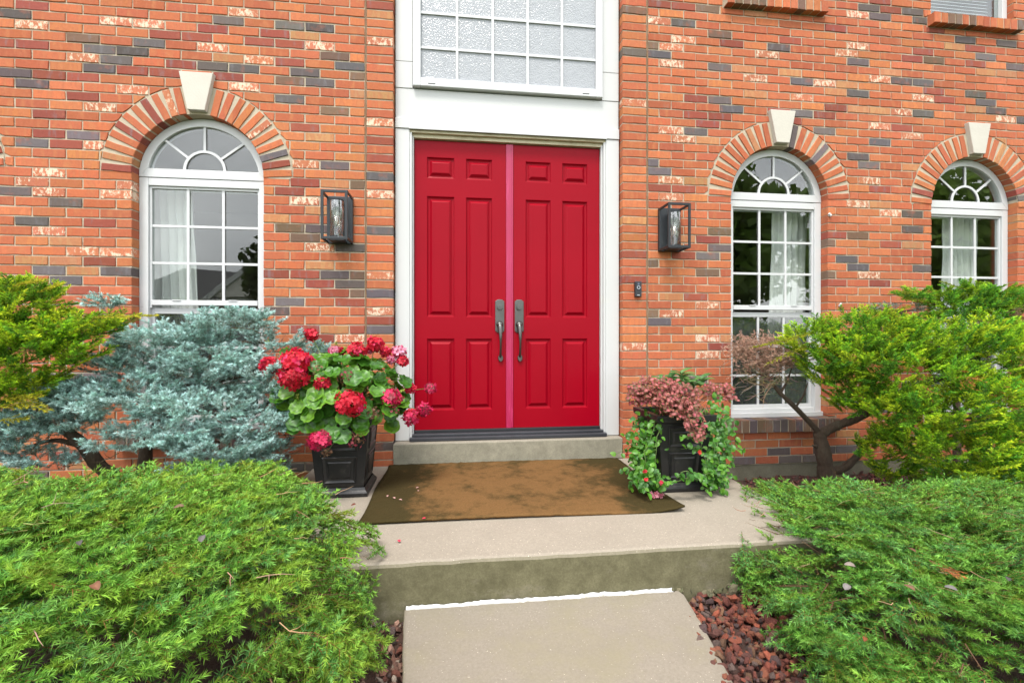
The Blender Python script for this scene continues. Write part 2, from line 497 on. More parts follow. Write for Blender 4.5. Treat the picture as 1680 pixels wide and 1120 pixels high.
# ================================================================== HOUSE
HOUSE = thing('brick_house', (0.43, 0.0, GZ), 'two storey red brick house with white trim and a red double door', 'house')
CX = [-3.8495, -1.9065, 2.782, 4.725]          # arched windows
HW, Z0, SPR, REX = 0.455, 0.30, 2.20, 0.667
COURSE, BASE, NROW = 0.07, -0.095, 78
TOPZ = BASE + COURSE*NROW
UX, UHW, UZ0, UZ1 = [2.725, 4.70], 0.435, 3.91, 5.15
UXL = [-3.85, -1.93]
XL, XR = -5.05, 6.70
DL, DR = -0.495, 1.363
rect_open = [(c-HW, c+HW, Z0, SPR) for c in CX] + [(c-0.54, c+0.54, 0.185, Z0) for c in CX] + [(c-UHW, c+UHW, UZ0, UZ1) for c in UX+UXL] + [(c-0.475, c+0.475, 3.81, UZ0) for c in UX+UXL]

KINDS = {'m': [(-301, 337), (-212, 322), (-193, 322), (-202, 301), (-236, 293), (-214, 294), (-289, 287), (-267, 287), (-266, 272), (-288, 259), (-288, 245), (-278, 239), (-317, 309), (-177, 329), (-148, 322), (-126, 323), (-126, 308), (-168, 294), (-115, 259), (-59, 359), (-59, 253), (-258, 155), (-267, 134), (-60, 239), (-60, 111), (-117, 217), (-124, 210), (-135, 147), (-116, 147), (-105, 140), (-94, 133), (-82, 126), (-116, 105), (-76, 104), (-100, 97), (168, 379), (189, 381), (234, 351), (288, 357), (201, 302), (201, 288), (223, 288), (279, 294), (292, 288), (213, 281), (376, 399), (387, 393), (331, 372), (475, 365), (419, 358), (408, 350), (475, 351), (431, 322), (441, 315), (332, 301), (323, 294), (398, 287), (170, 225), (192, 225), (377, 231), (332, 190), (387, 182), (212, 182), (146, 169), (144, 148), (202, 133), (220, 90), (328, 147), (376, 147), (-281, 12)], 'c': [(-311, 331), (-224, 315), (-256, 308), (-235, 308), (-246, 301), (-258, 294), (-311, 287), (-302, 280), (-266, 245), (-302, 239), (-169, 336), (-126, 337), (-105, 337), (-82, 309), (-178, 301), (-160, 301), (-116, 302), (-105, 294), (-126, 280), (-311, 203), (-280, 196), (-302, 182), (-289, 147), (-245, 148), (-280, 140), (-60, 225), (-60, 182), (-60, 133), (-60, 104), (-93, 232), (-110, 182), (-81, 168), (-93, 147), (-82, 140), (-124, 126), (-135, 119), (189, 366), (277, 350), (169, 338), (223, 330), (300, 323), (223, 302), (235, 295), (301, 294), (202, 274), (146, 338), (365, 393), (410, 394), (375, 386), (415, 387), (463, 373), (507, 373), (486, 358), (354, 343), (518, 352), (398, 329), (420, 329), (354, 316), (475, 323), (486, 316), (498, 309), (420, 301), (322, 280), (377, 273), (522, 301), (163, 246), (169, 239), (366, 252), (355, 259), (410, 210), (411, 196), (223, 176), (220, 169), (346, 168), (354, 161), (210, 156), (168, 111), (248, -10), (284, -10), (343, 169), (354, 162), (416, 161), (211, 155), (-317, -2), (-299, -2), (-177, 7)], 'w': [(-300, 323), (-247, 330), (-224, 329), (-267, 301), (-236, 280), (-257, 265), (-187, 315), (-158, 344), (-105, 323), (-177, 315), (-148, 309), (-159, 287), (-60, 331), (-60, 267), (-289, 217), (-302, 210), (-289, 203), (-240, 210), (-244, 203), (-289, 176), (-267, 162), (-245, 161), (-261, 238), (-60, 210), (-60, 147), (-60, 118), (-113, 232), (-117, 203), (-106, 169), (-82, 97), (169, 366), (189, 351), (179, 345), (266, 344), (179, 330), (258, 324), (301, 308), (181, 274), (193, 267), (145, 296), (352, 386), (354, 358), (343, 351), (377, 330), (323, 323), (419, 315), (398, 301), (507, 302), (376, 288), (411, 280), (181, 232), (181, 218), (366, 240), (351, 217), (390, 210), (355, 155), (214, 126), (179, 119), (210, 97), (145, 90), (210, 84), (355, 155)], 'b': [(-268, 315), (-93, 316), (-77, 302), (-127, 294), (-93, 273), (-76, 217), (-137, 183), (-117, 176), (-76, 148), (-76, 133), (222, 379), (223, 359), (163, 344), (146, 373), (430, 350), (354, 189), (326, 183), (220, 191), (162, 162), (163, 118), (209, 155), (323, 154), (-305, -7)]}
def kind_default(b):
    r = random.random()
    if b[2] < 0.75 and r < 0.09: return 'c'
    return 'm' if r < 0.008 else 'o'
def brick_colour(k):
    j = lambda s=0.10: 1 + random.uniform(-s, s)
    if k == 'm': c = (0.235, 0.060, 0.040); a = 0
    elif k == 'c': c = random.choice([(0.105,0.083,0.078),(0.085,0.068,0.064),(0.12,0.10,0.098),(0.10,0.085,0.088)]); a = 0.12 if random.random() < 0.3 else 0
    elif k == 'b': c = (0.145, 0.088, 0.060); a = 0
    elif k == 'w': c = (0.40, 0.14, 0.075); a = random.uniform(0.75, 1.0)
    else:
        c = random.choice([(0.385,0.112,0.050),(0.40,0.124,0.055),(0.365,0.102,0.047),(0.41,0.142,0.056),(0.345,0.096,0.046)]); a = 0.22 if random.random() < 0.10 else 0.0
        if random.random() < 0.06: c = (0.38, 0.185, 0.085)
    s = j(0.15)
    return (c[0]*s*j(0.04), c[1]*s*j(0.06), c[2]*s*j(0.08), a)

def brick_geo(xs, zb, zt, depth=0.02, yf=None, ch=0.003):
    """one brick of columns xs with bottom and top edges; returns verts, faces"""
    n = len(xs)
    yf = random.uniform(-0.0025, 0.0015) if yf is None else yf
    tilt = random.uniform(-0.0015, 0.0015)
    jw = lambda a: random.uniform(-a, a)
    out = []
    for i in range(n):
        out.append((xs[i] + jw(0.0018), zb[i] + jw(0.0023)))
    for i in range(n-1, -1, -1):
        out.append((xs[i] + jw(0.0018), zt[i] + jw(0.0018)))
    m = 2*n; V = []
    for i, (x, z) in enumerate(out):     # inset front
        dz = ch if i < n else -ch
        dx = ch if i in (0, m-1) else (-ch if i in (n-1, n) else 0)
        V.append((x+dx, yf + tilt*(i % n)/n, z+dz))
    V += [(x, yf+0.0035, z) for x, z in out]
    V += [(x, depth, z) for x, z in out]
    F = []
    for i in range(n-1):
        F.append((i, i+1, m-2-i, m-1-i))
    for r in (0, 1):
        for i in range(m):
            j = (i+1) % m
            F.append((r*m+i, (r+1)*m+i, (r+1)*m+j, r*m+j))
    return V, F

bricks = []   # (x0,x1,z0,z1, xs, zb, zt, depth)
J = 0.0045
def put(x0, x1, z0, z1, deep=False):
    if x1-x0 < 0.018: return
    segs = [(x0, x1, z0, z1)]
    for (a, b, lo, hi) in rect_open:
        if z1 > lo+0.006 and z0 < hi-0.006 and not (lo == Z0 and z0+0.035 > SPR):
            nxt = []
            for (p, q, u, v) in segs:
                if q <= a or p >= b: nxt.append((p, q, u, v)); continue
                if p < a-0.012: nxt.append((p, a, u, v))
                if q > b+0.012: nxt.append((b, q, u, v))
                if u < lo-0.014: nxt.append((max(p, a), min(q, b), u, lo-0.004))     # cut brick under a sill
                if v > hi+0.014 and hi != SPR: nxt.append((max(p, a), min(q, b), hi+0.004, v))
            segs = nxt
    for (p, q, z0, z1) in segs:
        if q-p < 0.012: continue
        n = max(2, int(round((q-p)/0.05))+1)
        xs = [p+(q-p)*i/(n-1) for i in range(n)]
        zb = [z0]*n; zt = [z1]*n
        if z0+0.035 > SPR:
            skip = False
            for c in CX:
                if q < c-REX or p > c+REX or z0 > SPR+REX: continue
                # trim the brick against the arch ring
                ze = [SPR + math.sqrt(max(0, REX**2-(x-c)**2)) if abs(x-c) < REX else SPR-1 for x in xs]
                xa = math.sqrt(max(0, REX**2-(max(z0,SPR)-SPR)**2)); xb = math.sqrt(max(0, REX**2-(z1-SPR)**2)) if z1-SPR < REX else 0
                if max(ze) <= z0: continue
                fine = [p+(q-p)*i/16 for i in range(17)]
                keep = [x for x in fine if (SPR + math.sqrt(max(0, REX**2-(x-c)**2)) if abs(x-c) < REX else SPR-1) < z1-0.006]
                if not keep: skip = True; break
                if keep[0] > p+1e-6 or keep[-1] < q-1e-6 or True:
                    # may be split in two by the ring's crown
                    runs = []; run = [keep[0]]
                    for x in keep[1:]:
                        if x-run[-1] > (q-p)/16*1.5: runs.append(run); run = [x]
                        else: run.append(x)
                    runs.append(run)
                    skip = True
                    for run in runs:
                        if run[-1]-run[0] < 0.012: continue
                        m_ = min(6, len(run)); idx = [round(i*(len(run)-1)/(m_-1)) for i in range(m_)]
                        rx = [run[i] for i in idx]
                        rb = [max(z0, SPR+0.004+math.sqrt(max(0, REX**2-(x-c)**2)) if abs(x-c) < REX else z0) for x in rx]
                        bricks.append((rx[0], rx[-1], z0, z1, rx, rb, [z1]*m_, 0.02))
                    break
            if skip: continue
        d = 0.02
        for (a, b, lo, hi) in rect_open:
            if z1 > lo and z0 < hi and (abs(q-a) < 0.004 or abs(p-b) < 0.004): d = 0.112
        if abs(q-DL) < 0.02 or abs(p-DR) < 0.02: d = 0.10
        bricks.append((p, q, z0, z1, xs, zb, zt, d))

for r in range(NROW):
    z0 = BASE + COURSE*r + J; z1 = BASE + COURSE*(r+1) - J
    odd = r % 2
    js = [-0.711]; x = (-0.935 if odd else -0.825)
    while x > XL: js.append(x); x -= 0.219
    js.append(XL); js = sorted(js)
    for a, b in zip(js[:-1], js[1:]):
        w = random.uniform(-0.002, 0.002)
        put(a+J, b-J + (J-0.001 if b == -0.711 else w), z0, z1)
    js = [1.586]; x = (1.79 if odd else 1.681)
    while x < XR: js.append(x); x += 0.218
    js.append(XR)
    for a, b in zip(js[:-1], js[1:]):
        w = random.uniform(-0.002, 0.002)
        put(a+J + (-(J-0.001) if a == 1.586 else w), b-J, z0, z1)
    put(-0.696, DL, z0, z1); put(DR+0.001, 1.570, z0, z1)

# --- the mortar wall itself (bricks stand a few millimetres proud of it)
YM, YB = 0.0055, 0.118
mw = MB()
def mbox(x0, x1, z0, z1):
    if x1-x0 > 1e-4 and z1-z0 > 1e-4: mw.box(x0, x1, YM, YB, z0, z1)
e = 0.004
def wall_span(xa, xb, ops):
    """ops: (x0,x1,z0,z1,arch?) sorted in x; columns never overlap"""
    cuts = sorted({xa, xb} | {v for o in ops for v in (o[0], o[1])})
    for a, b in zip(cuts[:-1], cuts[1:]):
        mid = (a+b)/2
        here = sorted([o for o in ops if o[0] < mid < o[1]], key=lambda o: o[2])
        z = BASE
        for o in here:
            mbox(a, b, z, o[2]); z = o[3]
            if o[4]:
                c = o[5]; n = 26; r = HW+e
                xs = [(a+b)/2-(b-a)/2*math.cos(math.pi*i/n) for i in range(n+1)]
                lo = [(x, SPR+math.sqrt(max(0, r*r-(x-c)**2))) for x in xs]
                zt_ = SPR+REX+0.25
                mw.strip(lo, [(x, zt_) for x in xs], YM, YB)
                z = zt_
        mbox(a, b, z, TOPZ)
left_ops = []; right_ops = []
for c in CX:
    (left_ops if c < 0 else right_ops).append((c-HW-e, c+HW+e, Z0-0.05, SPR, True, c))
for c in UX: right_ops.append((c-UHW-e, c+UHW+e, UZ0-0.03, UZ1+e, False))
for c in UXL: left_ops.append((c-UHW-e, c+UHW+e, UZ0-0.03, UZ1+e, False))
wall_span(XL, DL-0.003, left_ops); wall_span(DR+0.003, XR, right_ops)
# lintel course far above the picture closes the entrance bay
mbox(DL-0.003, DR+0.003, 4.95, TOPZ)
WALL = mw.build('wall', M['mortar'], HOUSE)

# --- individual bricks: the 250 that show largest; the rest of the field as one part
def visible_score(b):
    cx, cz = (b[0]+b[1])/2, (b[2]+b[3])/2
    v = Vector((cx, 0, cz)) - CAM
    zc = v.dot(_fw)
    px = 840 + FOC*v.dot(_rt)/zc; py = 552 - FOC*v.z/zc
    if px < 12 or px > 1668 or py < 8 or py > 760: return 0
    if px < 560 and py > 470+0.1*abs(px-300): return 0
    if px < 200 and py > 430: return 0
    if px > 1170 and py > 480: return 0
    if 1010 < px < 1215 and py > 590: return 0
    if 430 < px < 660 and py > 540: return 0
    return (b[1]-b[0])*(b[3]-b[2])*FOC*FOC/zc**2
order = sorted(range(len(bricks)), key=lambda i: -visible_score(bricks[i]))
single = set(order[:195])
rest = MB()
kinds = [kind_default(b) for b in bricks]
for k, lst in KINDS.items():
    for (x, z) in lst:
        x /= 100; z /= 100
        best = min(range(len(bricks)), key=lambda i: max(bricks[i][0]-x, x-bricks[i][1], 0) + 3*max(bricks[i][2]-z, z-bricks[i][3], 0) + 0.02*abs((bricks[i][0]+bricks[i][1])/2-x))
        kinds[best] = k
for i, b in enumerate(bricks):
    V, F = brick_geo(b[4], b[5], b[6], b[7])
    c = brick_colour(kinds[i])
    if i in single:
        m = MB(); m.add(V, F, c); m.build('brick', M['brick'], WALL)
    else:
        rest.add(V, F, c)
rest.build('brickwork', M['brick'], WALL, kind='stuff')
cj = MB()
for x in (-0.7035, 1.578):
    k = 60
    for i in range(k):
        za = BASE + (TOPZ-BASE)*i/k; zb_ = BASE + (TOPZ-BASE)*(i+1)/k
        w = 0.0048+random.uniform(-0.0008, 0.0008)
        cj.box(x-w, x+w, 0.0005+random.uniform(0,0.001), 0.02, za, zb_)
cj.build('expansion_joint', M['caulk'], WALL)

# --- foundation
for xa, xb in ((XL, DL-0.003), (DR+0.003, XR)):
    fm = MB(); fm.box(xa, xb, 0.012, 0.10, GZ-0.1, BASE); fm.build('foundation', M['found'], HOUSE)

# --- arches: mortar ring face, voussoirs, keystone
def arch(c, kinds_l, kinds_r, whole=False):
    m = MB(); n = 40; far = MB()
    a0 = math.asin(0.06/HW)
    for s in (-1, 1):
        angs = [math.pi/2 - s*(a0 + (math.pi/2-a0)*i/n) for i in range(n+1)]
        if s < 0: angs = angs[::-1]
        angs = angs[::-1]
        m.strip([(c+(HW+0.003)*math.cos(t), SPR+(HW+0.003)*math.sin(t)) for t in angs], [(c+(REX-0.004)*math.cos(t), SPR+(REX-0.004)*math.sin(t)) for t in angs], 0.0005, 0.0045)
    A = m.build('arch', M['mortar'], HOUSE)
    nb = 11
    for s, kinds in ((-1, kinds_l), (1, kinds_r)):
        ka = math.atan2(0.075, 0.455)
        step = (math.pi/2-ka)/nb
        for i in range(nb):
            t = math.pi - step*(i+0.5) if s < 0 else step*(i+0.5)
            t += random.uniform(-0.006, 0.006)
            d = Vector((math.cos(t), 0, math.sin(t))); w = Vector((-math.sin(t), 0, math.cos(t)))
            hw_ = 0.0245+random.uniform(-0.001, 0.001); r0 = HW+random.uniform(-0.001,0.003); r1 = REX-0.008+random.uniform(-0.003,0.002)
            V, F = brick_geo([r0+(r1-r0)*q/3 for q in range(4)], [-hw_]*4, [hw_]*4, 0.108, random.uniform(-0.009,-0.005))
            V = [tuple(Vector((c, 0, SPR)) + d*x + w*z + Vector((0, y, 0))) for x, y, z in V]
            if s >= 0 or True:
                pass
            if whole: far.add(V, F, brick_colour(kinds[i])); continue
            mb = MB(); mb.add(V, F, brick_colour(kinds[i] if i < len(kinds) else 'o'))
            mb.build('brick', M['brick'], A)
    if whole: far.build('brickwork', M['brick'], A, kind='stuff')
    k = MB(); k.prism([(c-0.060, 2.672), (c+0.060, 2.672), (c+0.118, 2.950), (c-0.118, 2.950)], -0.038, 0.112)
    k.build('keystone', M['stone'], A, bevel=0.004)
arch(CX[0], 'ooooooooooo', 'omcoowooooo', True)      # only its edge is in the picture
arch(CX[1], 'mooomoomowo', 'omcoowooooo')
arch(CX[2], 'ooooooooooo', 'oooooocoooc')
arch(CX[3], 'omooooooooo', 'ocmooooooro')

# --- brick sills
def sill(c, hw, z0, z1, yf, n, tone, name='window_sill', whole=False):
    far = MB(); m = MB(); m.box(c-hw+0.004, c+hw-0.004, yf+0.006, 0.09, z0+0.004, z1-0.006)
    S = m.build(name, M['mortar'], HOUSE)
    for i in range(n):
        xa = c-hw + 2*hw*i/n + 0.004; xb = c-hw + 2*hw*(i+1)/n - 0.004
        V, F = brick_geo([xa, (xa+xb)/2, xb], [z0+random.uniform(0,0.003)]*3, [z1+random.uniform(-0.003,0.002)]*3, 0.092, yf+random.uniform(-0.002,0.002))
        if whole: far.add(V, F, brick_colour(random.choice(tone))); continue
        mb = MB(); mb.add(V, F, brick_colour(random.choice(tone))); mb.build('brick', M['brick'], S)
    if whole: far.build('brickwork', M['brick'], S, kind='stuff')
for c in CX: sill(c, 0.53, 0.187, 0.297, -0.055, 15, 'bbbbco', whole=c != CX[2])   # the others stand behind shrubs
for c in UX + UXL: sill(c, 0.47, 3.812, 3.907, -0.06, 13, 'ooboobo', whole=c in UXL)

# --- windows
def arc(c, r, a0, a1, n=28, zc=SPR):
    return [(c+r*math.cos(a0+(a1-a0)*i/n), zc+r*math.sin(a0+(a1-a0)*i/n)) for i in range(n+1)]
def pane(pts, y, parent, mat=None):
    m = MB(); m.prism(pts, y, y+0.004); return m.build('pane', mat or M['glass'], parent)
def rect(x0, x1, z0, z1): return [(x0,z0),(x1,z0),(x1,z1),(x0,z1)]
YF = 0.072
def arched_window(c, label):
    m = MB()
    ro, ri = HW-0.001, 0.396
    zi = 2.268; ai = math.asin((zi-SPR)/ri); ao = math.asin(0.0)
    inn = arc(c, ri, ai, math.pi-ai); outr = arc(c, ro, 0, math.pi)
    m.strip(inn, outr, YF, 0.135)
    m.box(c-ro, c+ro, YF+0.002, 0.134, 2.2015, zi)          # transom bar, upper rail of it
    m.box(c-ro, c-0.392, YF+0.004, 0.137, Z0+0.04, 2.1975); m.box(c+0.392, c+ro, YF+0.004, 0.137, Z0+0.04, 2.1975)
    m.box(c-0.392, c+0.392, YF+0.006, 0.132, 2.141, 2.1975)
    m.box(c-ro, c+ro, YF-0.022, 0.139, Z0-0.001, Z0+0.040)
    m.box(c-0.392, c+0.392, YF+0.01, 0.13, Z0+0.0405, 0.372)
    W = m.build('window', M['vinyl'], HOUSE, bevel=0.003)
    W['label'] = label
    # sashes
    s = MB(); y0 = YF+0.020
    s.box(c-0.3915, c-0.377, y0, 0.125, 1.222, 2.1405); s.box(c+0.377, c+0.3915, y0, 0.125, 1.222, 2.1405)
    s.box(c-0.377, c+0.377, y0+0.001, 0.124, 2.122, 2.1405); s.box(c-0.377, c+0.377, y0-0.006, 0.124, 1.243, 1.282)
    for lx in (-0.20, 0.20):
        s.box(c+lx-0.03, c+lx+0.03, y0-0.012, y0-0.0065, 1.276, 1.284)
    s.build('sash', M['vinyl'], W, bevel=0.002)
    s = MB(); y1 = YF+0.042
    s.box(c-0.3915, c-0.37, y1, 0.147, 0.3725, 1.2215); s.box(c+0.37, c+0.3915, y1, 0.147, 0.3725, 1.2215)
    s.box(c-0.37, c+0.37, y1, 0.146, 1.180, 1.2215); s.box(c-0.37, c+0.37, y1, 0.146, 0.3725, 0.402)
    s.build('sash', M['vinyl'], W, bevel=0.002)
    # glass lites and grilles
    for (za, zb_, y, hw) in ((1.282, 2.122, y0+0.014, 0.377), (0.402, 1.180, y1+0.012, 0.37)):
        xs = [c-hw+2*hw*i/3 for i in range(4)]; zs = [za+(zb_-za)*i/3 for i in range(4)]
        for i in range(3):
            for j in range(3):
                pane(rect(xs[i]+0.0005, xs[i+1]-0.0005, zs[j]+0.0005, zs[j+1]-0.0005), y, W)
        g_ = MB(); gw = 0.0095
        yy = y-0.009
        for i in (1, 2): g_.box(xs[i]-gw, xs[i]+gw, yy, y-0.001, za, zb_)
        for j in (1, 2):
            for i in range(3):
                g_.box(xs[i]+(gw if i else 0), xs[i+1]-(gw if i < 2 else 0), yy+0.0008, y-0.001, zs[j]-gw, zs[j]+gw)
        g_.build('muntin', M['vinyl'], W)
    sm = MB(); sm.box(c-0.369, c+0.369, y1+0.030, y1+0.0305, 0.403, 1.179)
    sm.build('screen', M['screen'], W)
    # fanlight
    y = YF+0.018; rs = 0.142; zc = 2.268
    a1, a2 = R(38), R(142)
    hub = [(c+rs*math.cos(t), zc+rs*math.sin(t)) for t in [math.pi*i/16 for i in range(17)]]
    pane(hub, y, W)
    def onarc(t):   # point on the glass arc at direction t from hub centre
        dx, dz = math.cos(t), math.sin(t); h = zc-SPR
        b = h*dz; r = -b+math.sqrt(b*b-(h*h-(ri+0.004)**2)); return (c+r*dx, zc+r*dz)
    lim = [0.0, a1, math.pi/2, a2, math.pi]
    for i in range(4):
        ts = [lim[i]+(lim[i+1]-lim[i])*j/10 for j in range(11)]
        pane([(c+rs*math.cos(t), zc+rs*math.sin(t)) for t in ts][::-1] + [onarc(t) for t in ts], y, W)
    f_ = MB()
    f_.strip([(c+(rs-0.009)*math.cos(t), zc+(rs-0.009)*math.sin(t)) for t in [math.pi*i/24 for i in range(25)]],
             [(c+(rs+0.010)*math.cos(t), zc+(rs+0.010)*math.sin(t)) for t in [math.pi*i/24 for i in range(25)]], y-0.010, y-0.001)
    for t in (a1, math.pi/2, a2):
        p = Vector((math.cos(t), math.sin(t))); q = Vector((-math.sin(t), math.cos(t)))*0.0085
        A = Vector((c, zc)) + p*(rs+0.009); B = Vector(onarc(t))
        f_.prism([tuple(A-q), tuple(B-q), tuple(B+q), tuple(A+q)][::-1] if False else [tuple(A+q), tuple(A-q), tuple(B-q), tuple(B+q)], y-0.0092, y-0.001)
    f_.build('muntin', M['vinyl'], W)
    return W
arched_window(CX[0], 'arched window at the far left end of the wall')
arched_window(CX[1], 'arched window left of the door, curtain along its left side')
arched_window(CX[2], 'arched window nearest the right-hand lantern, curtain along its right side')
arched_window(CX[3], 'arched window at the right end of the wall, above the bright green shrub')

def upper_window(c):
    m = MB(); h = UHW-0.001
    m.box(c-h, c-h+0.05, 0.05, 0.12, UZ0, UZ1); m.box(c+h-0.05, c+h, 0.05, 0.12, UZ0, UZ1)
    m.box(c-h+0.05, c+h-0.05, 0.05, 0.12, UZ0, UZ0+0.035); m.box(c-h+0.05, c+h-0.05, 0.05, 0.12, UZ1-0.05, UZ1)
    m.box(c-h+0.05, c+h-0.05, 0.055, 0.12, 4.50, 4.55)
    W = m.build('window', M['vinyl'], HOUSE, bevel=0.003)
    for (za, zb_) in ((UZ0+0.035, 4.50), (4.55, UZ1-0.05)):
        pane(rect(c-h+0.05, c+h-0.05, za, zb_), 0.085, W)
    b = MB()
    k = 38
    for i in range(k):
        z = UZ0+0.05 + i*0.031
        b.add([(c-0.33, 0.150, z), (c+0.36, 0.150, z), (c+0.36, 0.172, z+0.021), (c-0.33, 0.172, z+0.021), (c-0.33,0.151,z-0.001),(c+0.36,0.151,z-0.001),(c+0.36,0.173,z+0.020),(c-0.33,0.173,z+0.020)],
              [(0,1,2,3),(7,6,5,4),(0,4,5,1),(2,6,7,3)])
    bl = b.build('window_blind', M['blind'], W, kind='stuff')
for c in UX + UXL: upper_window(c)

# --- curtains hang inside: things of their own
def curtain(c, x0, x1, label, top=2.17, tie=0.0, side=1):
    n, k = 46, 24; vs = []; fs = []
    for j in range(k+1):
        z = 0.36 + (top-0.36)*j/k
        sq = 1 - tie*(1-j/k)**1.0
        for i in range(n+1):
            u = i/n
            xa, xb = x0, x1
            if side > 0: xa = x1-(x1-x0)*sq
            else: xb = x0+(x1-x0)*sq
            x = xa + (xb-xa)*u
            y = 0.30 + 0.022*math.sin(u*34+0.4*math.sin(j*0.3)) + 0.010*math.sin(u*71+j*0.1) + 0.004*math.sin(j*0.9+u*5)
            vs.append((c+x, y, z))
    # the thickness of lined cloth
    nn = len(vs); vs += [(x, y+0.004, z) for x, y, z in vs]
    for j in range(k):
        for i in range(n):
            a = j*(n+1)+i
            fs.append((a, a+1, a+n+2, a+n+1)); fs.append((nn+a, nn+a+n+1, nn+a+n+2, nn+a+1))
    m = MB(); m.add(vs, fs)
    rod = MB(); rod.tube([(c-0.46, 0.31, top+0.004), (c+0.46, 0.31, top+0.004)], 0.009, 8)
    t_ = thing('curtain', (c, 0.30, 0.36), label, 'curtain', 'curtains inside the arched windows')
    m.build('cloth', M['curtain'], t_, smooth=True); rod.build('rod', M['blind'], t_)
curtain(CX[1], -0.53, -0.21, 'white curtain on the left side of the window left of the door', tie=-0.25, side=-1)
curtain(CX[2], 0.16, 0.50, 'white curtain gathered on the right of the window beside the red-leaved planter', tie=-0.25, side=1)
curtain(CX[3], 0.04, 0.42, 'white curtain in the far right arched window', tie=-0.2, side=1)

# --- rooms behind the glass
rm = MB()
rm.box(XL+0.05, XR-0.05, 4.4, 4.45, GZ, TOPZ); rm.box(XL, XL+0.05, 0.12, 4.45, GZ, TOPZ); rm.box(XR-0.05, XR, 0.12, 4.45, GZ, TOPZ)
rm.box(XL, XR, 0.12, 4.45, TOPZ, TOPZ+0.05)
rm.box(XL+0.05, XR-0.05, 0.122, 4.4, 3.05, 3.25)
for x in (-0.62, 1.45): rm.box(x, x+0.1, 0.14, 4.4, 0.0, 3.05); rm.box(x, x+0.1, 0.14, 4.4, 3.25, TOPZ)
rm.build('room', M['room'], HOUSE)
rf = MB(); rf.box(XL+0.05, XR-0.05, 0.122, 4.4, GZ, 0.0)
rf.build('room_floor', M['roomfloor'], HOUSE)

# --- entrance surround
def tb(name, boxes, mat=None, bevel=0.003):
    m = MB()
    for b in boxes: m.box(*b)
    return m.build(name, mat or M['white'], HOUSE, bevel=bevel)
tb('door_casing', [(-0.487, -0.376, 0.060, 0.115, 0.178, 2.660)])
tb('door_casing', [(1.240, 1.354, 0.060, 0.115, 0.178, 2.660)])
tb('door_header', [(-0.487, 1.354, 0.052, 0.115, 2.662, 2.745)])
tb('drip_cap', [(-0.380, 1.244, 0.044, 0.052, 2.655, 2.668)], bevel=0.002)
tb('fascia_board', [(-0.487, 1.354, 0.070, 0.115, 2.747, 2.985)])
tb('side_panel', [(-0.487, -0.352, 0.066, 0.115, 2.987, 3.197)]); tb('side_panel', [(-0.487, -0.352, 0.066, 0.115, 3.200, 4.94)])
tb('side_panel', [(1.208, 1.354, 0.066, 0.115, 2.987, 3.222)]); tb('side_panel', [(1.208, 1.354, 0.066, 0.115, 3.225, 4.94)])
for a, b, c_, d in ((-0.375, -0.358, -0.3575, -0.346), (1.222, 1.239, 1.206, 1.2215)):   # jambs inside the casing
    m = MB(); m.box(a, b, 0.064, 0.20, 0.178, 2.635); m.box(c_, d, 0.090, 0.20, 0.178, 2.620)
    m.build('door_jamb', M['white'], HOUSE, bevel=0.002)
m = MB(); m.box(-0.375, 1.239, 0.066, 0.20, 2.636, 2.659); m.box(-0.357, 1.221, 0.092, 0.20, 2.606, 2.6355)
m.build('door_head', M['soffit'], HOUSE, bevel=0.002)
m = MB(); m.box(-0.374, 1.238, 0.020, 0.20, 0.177, 0.205); m.box(-0.356, 1.220, 0.060, 0.20, 0.2055, 0.225)
m.build('threshold', M['alum'], HOUSE, bevel=0.004)
m = MB(); m.box(-0.344, 1.204, 0.108, 0.155, 0.226, 0.248)
m.build('door_sweep', M['gasket'], HOUSE, bevel=0.003)

